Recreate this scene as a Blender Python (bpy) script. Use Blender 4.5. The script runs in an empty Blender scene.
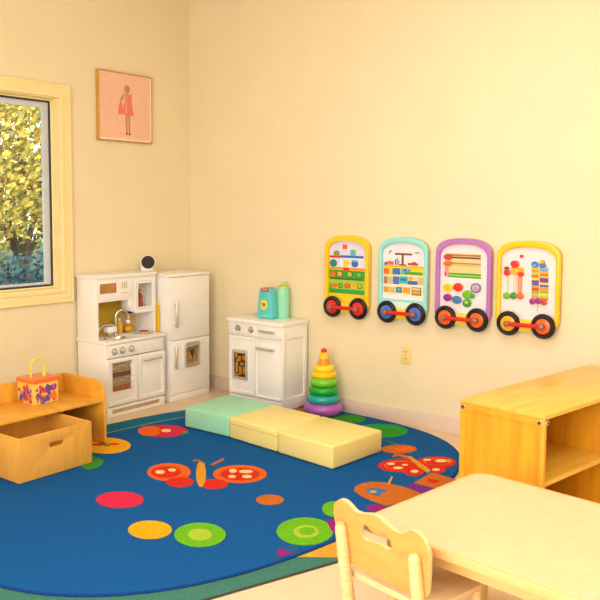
import bpy, bmesh, math, random
from mathutils import Vector, Matrix
random.seed(7)
S = bpy.context.scene
C = S.collection

# ------------------------------------------------------------------ camera
cam_d = bpy.data.cameras.new('camera')
cam = bpy.data.objects.new('camera', cam_d); C.objects.link(cam)
cam_d.sensor_width = 36.0
cam_d.lens = 816.03 / 600 * 36
cam_d.shift_y = -0.0423
cam_d.clip_end = 200
_r = Vector((0.79454, 0.60718, 0.0056)); _u = Vector((-0.0546, 0.06227, 0.99656)); _f = Vector((-0.60475, 0.79212, -0.08263))
M = Matrix((( _r.x, _u.x, -_f.x, 4.6469), (_r.y, _u.y, -_f.y, -4.6433), (_r.z, _u.z, -_f.z, 1.4314), (0, 0, 0, 1)))
cam.matrix_world = M
S.camera = cam

# ------------------------------------------------------------------ world, lights, exposure
S.view_settings.view_transform = 'Standard'
S.view_settings.look = 'None'
S.view_settings.gamma = 1.0
S.view_settings.use_curve_mapping = False
S.view_settings.exposure = 0.0
W = bpy.data.worlds.new('sky'); S.world = W; W.use_nodes = True
_n = W.node_tree.nodes; _n.clear()
_o = _n.new('ShaderNodeOutputWorld'); _b = _n.new('ShaderNodeBackground'); _s = _n.new('ShaderNodeTexSky')
_s.sky_type = 'NISHITA'; _s.sun_disc = False; _s.sun_elevation = math.radians(35); _s.sun_rotation = math.radians(120)
_b.inputs['Strength'].default_value = 0.8
W.node_tree.links.new(_s.outputs[0], _b.inputs[0]); W.node_tree.links.new(_b.outputs[0], _o.inputs[0])

def area(name, loc, sx, sy, power, col, rot=(0, 0, 0)):
    d = bpy.data.lights.new(name, 'AREA'); d.shape = 'RECTANGLE'; d.size = sx; d.size_y = sy
    d.energy = power; d.color = col
    o = bpy.data.objects.new(name, d); o.location = loc; o.rotation_euler = rot; C.objects.link(o); return o
WARM = (1.0, 0.975, 0.98)
CEIL = 3.1
ADDED_CEILING_LIGHTS = [(3.0, -1.6), (5.0, -3.2), (2.6, -4.4), (4.9, -5.0)]
for _x, _y in ADDED_CEILING_LIGHTS:
    area('added_ceiling_lamp', (_x, _y, CEIL - 0.075), 1.15, 0.55, 15.5, WARM)  # lamps added out of view, placed to brighten the wall and room
# added fill light, unseen behind the camera, to brighten the lower room
area('rear_fill_light', (3.6, -5.9, 1.5), 3.4, 1.6, 125, (1.0, 0.975, 0.98), (math.radians(90), 0, 0))

# ------------------------------------------------------------------ materials
def lin(c):
    return tuple(((v / 255) / 12.92 if v / 255 <= 0.04045 else ((v / 255 + 0.055) / 1.055) ** 2.4) for v in c) + (1.0,)
MATS = {}
def mat(name, col, rough=0.5, var=0.04, scale=20.0, bump=0.0, bscale=200.0, metal=0.0, coat=0.0, spec=0.5, wood=None, emit=None, stretch=None):
    if name in MATS: return MATS[name]
    m = bpy.data.materials.new(name); m.use_nodes = True; nt = m.node_tree; N = nt.nodes; L = nt.links
    p = N['Principled BSDF']
    p.inputs['Roughness'].default_value = rough; p.inputs['Metallic'].default_value = metal
    p.inputs['Coat Weight'].default_value = coat; p.inputs['Specular IOR Level'].default_value = spec
    tc = N.new('ShaderNodeTexCoord'); mp = N.new('ShaderNodeMapping'); L.new(tc.outputs['Object'], mp.inputs[0])
    if stretch: mp.inputs['Scale'].default_value = stretch
    no = N.new('ShaderNodeTexNoise'); no.inputs['Scale'].default_value = scale; no.inputs['Detail'].default_value = 4
    L.new(mp.outputs[0], no.inputs[0])
    rp = N.new('ShaderNodeValToRGB'); L.new(no.outputs[0], rp.inputs[0])
    a = lin(col); b = lin(wood) if wood else tuple(v * (1 - var * 2) for v in a[:3]) + (1,)
    rp.color_ramp.elements[0].position = 0.36; rp.color_ramp.elements[1].position = 0.64
    rp.color_ramp.elements[0].color = b; rp.color_ramp.elements[1].color = a
    L.new(rp.outputs[0], p.inputs['Base Color'])
    if bump > 0:
        n2 = N.new('ShaderNodeTexNoise'); n2.inputs['Scale'].default_value = bscale; n2.inputs['Detail'].default_value = 3
        L.new(mp.outputs[0], n2.inputs[0])
        bp = N.new('ShaderNodeBump'); bp.inputs['Strength'].default_value = bump; bp.inputs['Distance'].default_value = 0.002
        L.new(n2.outputs[0], bp.inputs['Height']); L.new(bp.outputs[0], p.inputs['Normal'])
    if emit:
        p.inputs['Emission Color'].default_value = lin(col); p.inputs['Emission Strength'].default_value = emit
    MATS[name] = m; return m
def plastic(name, col, rough=0.3): return mat('plastic_' + name, col, rough, 0.02, 8, coat=0.2)
def paint(name, col): return mat('paint_' + name, col, 0.45, 0.03, 60)

WALL = mat('wall_paint', (240, 225, 188), 0.75, 0.015, 3, bump=0.10, bscale=160, spec=0.25)
CEILM = mat('ceiling_tile', (245, 240, 228), 0.9, 0.03, 30, bump=0.3, bscale=90)
FLOOR = mat('floor_vinyl', (232, 205, 168), 0.35, 0.05, 6, bump=0.03, bscale=60)
BASEB = mat('baseboard_vinyl', (232, 208, 190), 0.5, 0.02, 12)
TRIM = mat('window_trim_paint', (252, 234, 172), 0.45, 0.02, 10)
SASH = mat('window_sash', (205, 215, 225), 0.35, 0.03, 10)
GASK = mat('window_gasket', (52, 58, 60), 0.5, 0.03, 10)
WHITE = mat('white_lacquer', (250, 247, 242), 0.38, 0.012, 14, coat=0.1)
CHROME = mat('brushed_chrome', (216, 212, 204), 0.25, 0.1, 40, metal=1.0)
HANDLE = mat('satin_nickel', (222, 218, 206), 0.38, 0.05, 40, metal=0.8)
WOODY = mat('golden_maple', (236, 172, 36), 0.38, wood=(222, 152, 24), scale=5, stretch=(4, 4, 0.5), coat=0.2, bump=0.02, bscale=80)
WOODYH = mat('golden_maple_top', (242, 194, 82), 0.35, wood=(230, 176, 60), scale=5, stretch=(5, 0.7, 5), coat=0.2)
BENCHW = mat('honey_birch', (240, 178, 56), 0.4, wood=(226, 158, 52), scale=7, stretch=(1, 3, 1), coat=0.15)
CRATEW = mat('crate_plywood', (230, 172, 74), 0.5, wood=(222, 162, 64), scale=9, stretch=(4, 4, 1))
MAPLEL = mat('pale_maple', (234, 204, 158), 0.35, wood=(229, 198, 149), scale=9, stretch=(6, 0.8, 3), coat=0.25)
MAPLEE = mat('pale_maple_edge', (232, 192, 130), 0.4, wood=(222, 180, 114), scale=8)
CHAIRW = mat('chair_plywood_face', (226, 168, 88), 0.42, wood=(218, 158, 78), scale=8, stretch=(1, 1, 4), coat=0.15)
CHAIRE = mat('chair_plywood_edge', (238, 204, 150), 0.45, wood=(228, 190, 132), scale=14, stretch=(1, 1, 6))
MINT = mat('mint_vinyl', (158, 228, 190), 0.42, 0.015, 8, bump=0.06, bscale=50)
BUTTER = mat('butter_vinyl', (246, 228, 142), 0.42, 0.015, 8, bump=0.06, bscale=50)
BUTTER2 = mat('butter_vinyl_seam', (226, 180, 84), 0.5, 0.03, 20)
MINT2 = mat('mint_vinyl_seam', (112, 196, 156), 0.5, 0.03, 20)
RUBBER = mat('black_rubber', (16, 16, 18), 0.35, 0.05, 30)
DARK = mat('dark_void', (40, 32, 24), 0.7, 0.1, 30)

# ------------------------------------------------------------------ mesh builder
class MB:
    def __init__(s): s.bm = bmesh.new(); s.mats = []
    def mi(s, m):
        if m not in s.mats: s.mats.append(m)
        return s.mats.index(m)
    def merge(s, t, m, bev=0.0, seg=2, mx=None):
        bmesh.ops.recalc_face_normals(t, faces=t.faces)
        if bev > 0:
            es = [e for e in t.edges if len(e.link_faces) == 2 and e.calc_face_angle(0) > 0.6]
            if es: bmesh.ops.bevel(t, geom=es, offset=bev, segments=seg, profile=0.5, affect='EDGES', clamp_overlap=True)
        if mx is not None: bmesh.ops.transform(t, matrix=mx, verts=t.verts)
        i = s.mi(m)
        for f in t.faces: f.material_index = i; f.smooth = True
        me = bpy.data.meshes.new('tmp'); t.to_mesh(me); t.free(); s.bm.from_mesh(me); bpy.data.meshes.remove(me); return s
    def box(s, a, b, m, bev=0.002, seg=2, mx=None):
        t = bmesh.new(); bmesh.ops.create_cube(t, size=1)
        a, b = Vector(a), Vector(b); c = (a + b) / 2; d = b - a
        for v in t.verts: v.co = Vector((v.co.x * d.x, v.co.y * d.y, v.co.z * d.z)) + c
        return s.merge(t, m, bev, seg, mx)
    def cyl(s, p0, p1, r0, m, r1=None, n=24, bev=0.0, seg=2):
        p0, p1 = Vector(p0), Vector(p1); d = p1 - p0; t = bmesh.new()
        bmesh.ops.create_cone(t, cap_ends=True, segments=n, radius1=r0, radius2=r0 if r1 is None else r1, depth=d.length)
        q = d.to_track_quat('Z', 'Y').to_matrix().to_4x4(); q.translation = (p0 + p1) / 2
        return s.merge(t, m, bev, seg, q)
    def lathe(s, prof, m, n=32, mx=None):
        t = bmesh.new(); rings = []
        for r, z in prof:
            rings.append([t.verts.new((r * math.cos(2 * math.pi * k / n), r * math.sin(2 * math.pi * k / n), z)) for k in range(n)] if r > 1e-6 else [t.verts.new((0, 0, z))])
        for A, B in zip(rings, rings[1:]):
            for k in range(n):
                j = (k + 1) % n
                f = [A[k % len(A)], A[j % len(A)], B[j % len(B)], B[k % len(B)]]
                g = []
                for v in f:
                    if v not in g: g.append(v)
                if len(g) > 2: t.faces.new(g)
        for R in (rings[0], rings[-1]):
            if len(R) > 2: t.faces.new(R)
        return s.merge(t, m, 0, 0, mx)
    def prism(s, outer, d0, d1, m, bev=0.002, holes=(), plane='xy', seg=2, mx=None):
        t = bmesh.new(); es = []
        for lp in [outer] + list(holes):
            vs = [t.verts.new((p[0], p[1], d0)) for p in lp]
            for k in range(len(vs)): es.append(t.edges.new((vs[k], vs[(k + 1) % len(vs)])))
        bmesh.ops.triangle_fill(t, edges=es, use_beauty=True)
        r = bmesh.ops.extrude_face_region(t, geom=list(t.faces))
        for v in r['geom']:
            if isinstance(v, bmesh.types.BMVert): v.co.z = d1
        if plane == 'xz':
            for v in t.verts: v.co = Vector((v.co.x, v.co.z, v.co.y))
        elif plane == 'yz':
            for v in t.verts: v.co = Vector((v.co.z, v.co.x, v.co.y))
        return s.merge(t, m, bev, seg, mx)
    def tube(s, pts, r, m, n=12, r_end=None):
        pts = [Vector(p) for p in pts]; t = bmesh.new(); rings = []
        up = Vector((0.013, 0.02, 1)).normalized()
        for k, p in enumerate(pts):
            d = (pts[min(k + 1, len(pts) - 1)] - pts[max(k - 1, 0)]).normalized()
            x = d.cross(up)
            if x.length < 0.05: x = d.cross(Vector((1, 0, 0)))
            x.normalize(); y = d.cross(x)
            if rings and x.dot(px) < 0: x, y = -x, -y
            px = x
            rr = r if r_end is None else r + (r_end - r) * k / (len(pts) - 1)
            rings.append([t.verts.new(p + x * rr * math.cos(2 * math.pi * q / n) + y * rr * math.sin(2 * math.pi * q / n)) for q in range(n)])
        for A, B in zip(rings, rings[1:]):
            for k in range(n): t.faces.new((A[k], A[(k + 1) % n], B[(k + 1) % n], B[k]))
        t.faces.new(rings[0]); t.faces.new(rings[-1][::-1])
        return s.merge(t, m)
    def ball(s, c, r, m, sc=(1, 1, 1), n=16):
        t = bmesh.new(); bmesh.ops.create_uvsphere(t, u_segments=n * 2, v_segments=n, radius=r)
        for v in t.verts: v.co = Vector((v.co.x * sc[0] + c[0], v.co.y * sc[1] + c[1], v.co.z * sc[2] + c[2]))
        return s.merge(t, m)
    def build(s, name, parent=None, loc=(0, 0, 0), rz=0.0, angle=35):
        me = bpy.data.meshes.new(name); s.bm.to_mesh(me); s.bm.free()
        for m in s.mats: me.materials.append(m)
        try: me.set_sharp_from_angle(angle=math.radians(angle))
        except Exception: pass
        o = bpy.data.objects.new(name, me); C.objects.link(o); o.location = loc; o.rotation_euler = (0, 0, rz)
        if parent: o.parent = parent
        return o

def tag(o, label, cat, group=None, kind=None):
    o['label'] = label; o['category'] = cat
    if group: o['group'] = group
    if kind: o['kind'] = kind
    return o
def thing(name, label, cat, loc=(0, 0, 0), rz=0.0, group=None):
    o = bpy.data.objects.new(name, None); C.objects.link(o); o.empty_display_size = 0.1
    o.location = loc; o.rotation_euler = (0, 0, rz); return tag(o, label, cat, group)
def struct(o): o['kind'] = 'structure'; return o
def rect(x0, y0, x1, y1): return [(x0, y0), (x1, y0), (x1, y1), (x0, y1)]
def rrect(x0, y0, x1, y1, r, n=6):
    P = []
    for cx, cy, a in ((x1 - r, y0 + r, -90), (x1 - r, y1 - r, 0), (x0 + r, y1 - r, 90), (x0 + r, y0 + r, 180)):
        for k in range(n + 1):
            t = math.radians(a + 90 * k / n); P.append((cx + r * math.cos(t), cy + r * math.sin(t)))
    return P
def ellipse(cx, cy, rx, ry, n=28): return [(cx + rx * math.cos(2 * math.pi * k / n), cy + ry * math.sin(2 * math.pi * k / n)) for k in range(n)]
def smooth_closed(P, n=6):
    out = []; L = len(P)
    for i in range(L):
        p0, p1, p2, p3 = [Vector(P[(i + k - 1) % L] + (0,)) for k in range(4)]
        for k in range(n):
            t = k / n
            v = 0.5 * ((2 * p1) + (-p0 + p2) * t + (2 * p0 - 5 * p1 + 4 * p2 - p3) * t * t + (-p0 + 3 * p1 - 3 * p2 + p3) * t ** 3)
            out.append((v.x, v.y))
    return out
ART=[
[('r','yellow',-0.009,0.173,0.1565,0.1005),('r','orange2',-0.012,0.264,0.153,0.0085),('r','orange',-0.026,0.414,0.0195,0.0165),('r','red',-0.117,0.344,0.053,0.0075),('r','blue',0.032,0.348,0.095,0.008),('c','olive',-0.094,0.367,0.027,0.0205),('r','cyan',0.041,0.373,0.023,0.019),('r','lime',0.04,0.388,0.0135,0.009),('c','teal',-0.12,0.299,0.031,0.0265),('r','white',-0.055,0.299,0.0115,0.0255),('r','yellow',-0.026,0.3,0.0095,0.0245),('c','yellow',-0.008,0.304,0.0205,0.0205),('c','blue',0.057,0.302,0.028,0.024),('r','cyan',0.057,0.32,0.0245,0.0065),('r','green',-0.012,0.221,0.156,0.032),('c','red2',-0.012,0.26,0.025,0.015),('c','orange',-0.125,0.221,0.0215,0.0185),('c','dark',-0.067,0.225,0.028,0.023),('c','amber',-0.067,0.226,0.021,0.0175),('c','dark',0.016,0.226,0.0275,0.023),('c','lime2',0.016,0.227,0.0205,0.017),('c','dark',0.093,0.226,0.0255,0.0225),('c','lime',0.093,0.227,0.02,0.017),('r','darkg',-0.008,0.193,0.1335,0.005),('r','lime2',-0.011,0.146,0.153,0.0415),('c','dark',-0.144,0.143,0.02,0.0175),('c','lime',-0.144,0.144,0.0155,0.014),('c','orange',-0.104,0.145,0.02,0.0175),('c','dark',-0.058,0.147,0.022,0.0195),('c','lime',-0.058,0.148,0.017,0.015),('c','dark',-0.002,0.149,0.0245,0.0195),('c','orange',-0.002,0.151,0.0195,0.016),('c','amber',0.048,0.149,0.022,0.017),('c','dark',0.1,0.151,0.0215,0.0185),('c','lime2',0.1,0.152,0.016,0.0135),('r','green',-0.01,0.108,0.153,0.015)],
[('r','grey',-0.109,0.391,0.005,0.01),('r','grey',-0.097,0.399,0.007,0.004),('r','grey',0.097,0.394,0.0165,0.004),('r','brown',-0.004,0.382,0.0635,0.0065),('r','brown',-0.01,0.345,0.008,0.0315),('r','brown',-0.008,0.312,0.0265,0.0045),('r','blue',-0.134,0.316,0.014,0.009),('r','orange',-0.102,0.321,0.0255,0.012),('r','blue',-0.062,0.327,0.005,0.019),('r','cyan',-0.049,0.333,0.005,0.024),('r','orange',-0.038,0.326,0.004,0.016),('r','redb',0.067,0.319,0.038,0.008),('c','redb',0.075,0.326,0.017,0.0095),('r','amber',-0.004,0.301,0.1495,0.0055),('r','yellow',-0.003,0.271,0.1495,0.025),('r','orange',-0.132,0.264,0.0205,0.021),('r','blue2',-0.055,0.267,0.0295,0.022),('r','cyan',-0.003,0.269,0.0175,0.0205),('r','blue',0.027,0.278,0.0225,0.009),('r','green',0.073,0.26,0.065,0.0095),('r','cyan',0.032,0.279,0.0125,0.01),('r','cream',-0.002,0.211,0.1495,0.0285),('r','brown2',-0.135,0.205,0.014,0.0245),('r','tan',-0.102,0.205,0.014,0.024),('r','blue2',-0.056,0.208,0.025,0.0265),('r','cyan',0.002,0.214,0.0315,0.025),('r','teal',-0.002,0.216,0.0225,0.0095),('c','amber',0.052,0.225,0.0175,0.017),('r','blue',0.069,0.199,0.0355,0.012),('r','tan',0.125,0.215,0.0185,0.0225),('r','white2',-0.003,0.243,0.15,0.003),('r','white2',-0.001,0.18,0.15,0.003),('r','cream2',-0.002,0.146,0.1485,0.031),('r','amber2',-0.13,0.145,0.0205,0.0185),('r','tan',-0.083,0.144,0.0225,0.0195),('r','darkg',-0.033,0.147,0.022,0.0185),('c','cyan',-0.033,0.148,0.0155,0.012),('r','amber2',0.023,0.147,0.028,0.02),('r','dark',0.097,0.145,0.0355,0.0255),('r','cream',0.096,0.159,0.03,0.0065),('r','amber2',0.096,0.137,0.03,0.0115)],
[('r','cream',-0.008,0.327,0.121,0.0765),('r','brown2',0.004,0.391,0.105,0.006),('r','brown',0.013,0.376,0.096,0.006),('r','brown2',0.007,0.34,0.1035,0.005),('r','tan',0.006,0.328,0.1025,0.005),('r','green',0,0.274,0.1135,0.0065),('r','green',0.001,0.257,0.1135,0.0055),('r','lime2',0.001,0.265,0.113,0.0045),('r','tan',-0.088,0.319,0.002,0.0435),('r','tan',-0.068,0.32,0.002,0.0435),('r','tan',-0.048,0.321,0.002,0.0435),('r','tan',-0.028,0.322,0.002,0.0435),('r','tan',-0.008,0.323,0.002,0.0435),('r','tan',0.012,0.324,0.0015,0.043),('r','tan',0.031,0.325,0.002,0.043),('r','tan',0.051,0.326,0.002,0.043),('r','tan',0.07,0.327,0.0015,0.043),('r','tan',0.09,0.328,0.002,0.043),('r','pink',-0.119,0.287,0.014,0.029),('r','red',-0.127,0.27,0.005,0.013),('c','redb',-0.109,0.378,0.0275,0.0195),('c','orange',-0.111,0.337,0.028,0.016),('c','yellow',-0.106,0.187,0.0335,0.0265),('c','amber',-0.106,0.187,0.0165,0.014),('c','red2',-0.034,0.192,0.0325,0.0265),('c','grey',0.084,0.195,0.034,0.0305),('c','lilac',0.084,0.195,0.0255,0.0225),('c','pink',0.087,0.192,0.0125,0.0115),('c','magenta',-0.105,0.123,0.029,0.023),('c','purple',-0.114,0.128,0.0115,0.0105),('c','blue2',-0.041,0.113,0.0325,0.025),('c','teal',-0.05,0.121,0.015,0.0115),('c','lime',0.03,0.15,0.032,0.027),('c','green',0.063,0.143,0.016,0.0145),('c','green2',0.028,0.097,0.0275,0.025),('c','lime2',0.028,0.102,0.0125,0.011)],
[('c','redb',-0.044,0.402,0.011,0.0095),('r','tan',-0.127,0.233,0.0045,0.068),('c','brown',-0.135,0.327,0.0165,0.0095),('c','red2',-0.132,0.301,0.021,0.02),('c','lime',-0.132,0.161,0.0215,0.0205),('r','tan',-0.089,0.235,0.003,0.059),('r','tan',-0.075,0.236,0.0035,0.0585),('r','salmon',-0.052,0.234,0.0145,0.0555),('r','pink',-0.054,0.234,0.0035,0.0525),('c','red2',-0.084,0.354,0.0275,0.0205),('r','orange2',-0.084,0.313,0.023,0.0215),('c','amber',-0.086,0.312,0.024,0.02),('c','green2',-0.087,0.165,0.0215,0.0205),('r','amber',-0.046,0.319,0.018,0.013),('c','red2',-0.044,0.296,0.0185,0.014),('c','orange',-0.044,0.166,0.0195,0.0205),('r','grey2',0.06,0.221,0.0025,0.142),('r','yellow',0.039,0.333,0.0215,0.008),('r','orange2',0.039,0.318,0.022,0.0075),('r','lime2',0.04,0.302,0.0215,0.0075),('r','orange',0.04,0.287,0.022,0.0075),('r','yellow',0.041,0.272,0.0215,0.008),('r','purple',0.041,0.257,0.022,0.0075),('r','blue',0.042,0.241,0.0215,0.0075),('r','orange2',0.042,0.226,0.022,0.008),('r','red2',0.043,0.211,0.0215,0.0075),('r','lime',0.043,0.196,0.022,0.0075),('r','amber',0.043,0.18,0.0215,0.0075),('r','salmon',0.044,0.165,0.022,0.008),('r','lilac',0.092,0.337,0.0265,0.0065),('r','cyan',0.092,0.324,0.026,0.006),('r','amber',0.092,0.311,0.026,0.0065),('r','orange',0.093,0.298,0.0265,0.0065),('r','lime2',0.093,0.285,0.026,0.0065),('r','purple',0.094,0.273,0.0265,0.0065),('r','magenta',0.094,0.26,0.026,0.0065),('r','yellow',0.094,0.247,0.026,0.006),('r','blue',0.095,0.234,0.0265,0.0065),('r','orange2',0.095,0.221,0.026,0.0065),('r','salmon',0.095,0.208,0.0265,0.0065),('r','lime',0.096,0.196,0.026,0.0065),('r','yellow',0.096,0.183,0.026,0.0065),('r','lime2',0.097,0.17,0.0265,0.0065),('r','orange',0.097,0.157,0.026,0.006),('c','blue',0.039,0.357,0.0195,0.018),('c','cyan',0.039,0.352,0.012,0.0095),('c','amber',0.084,0.375,0.013,0.0105),('c','blue2',0.087,0.355,0.018,0.015),('c','magenta',0.031,0.14,0.018,0.0175),('c','magenta',0.066,0.145,0.017,0.0175),('c','redb',0.101,0.138,0.0165,0.015)]]
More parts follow.
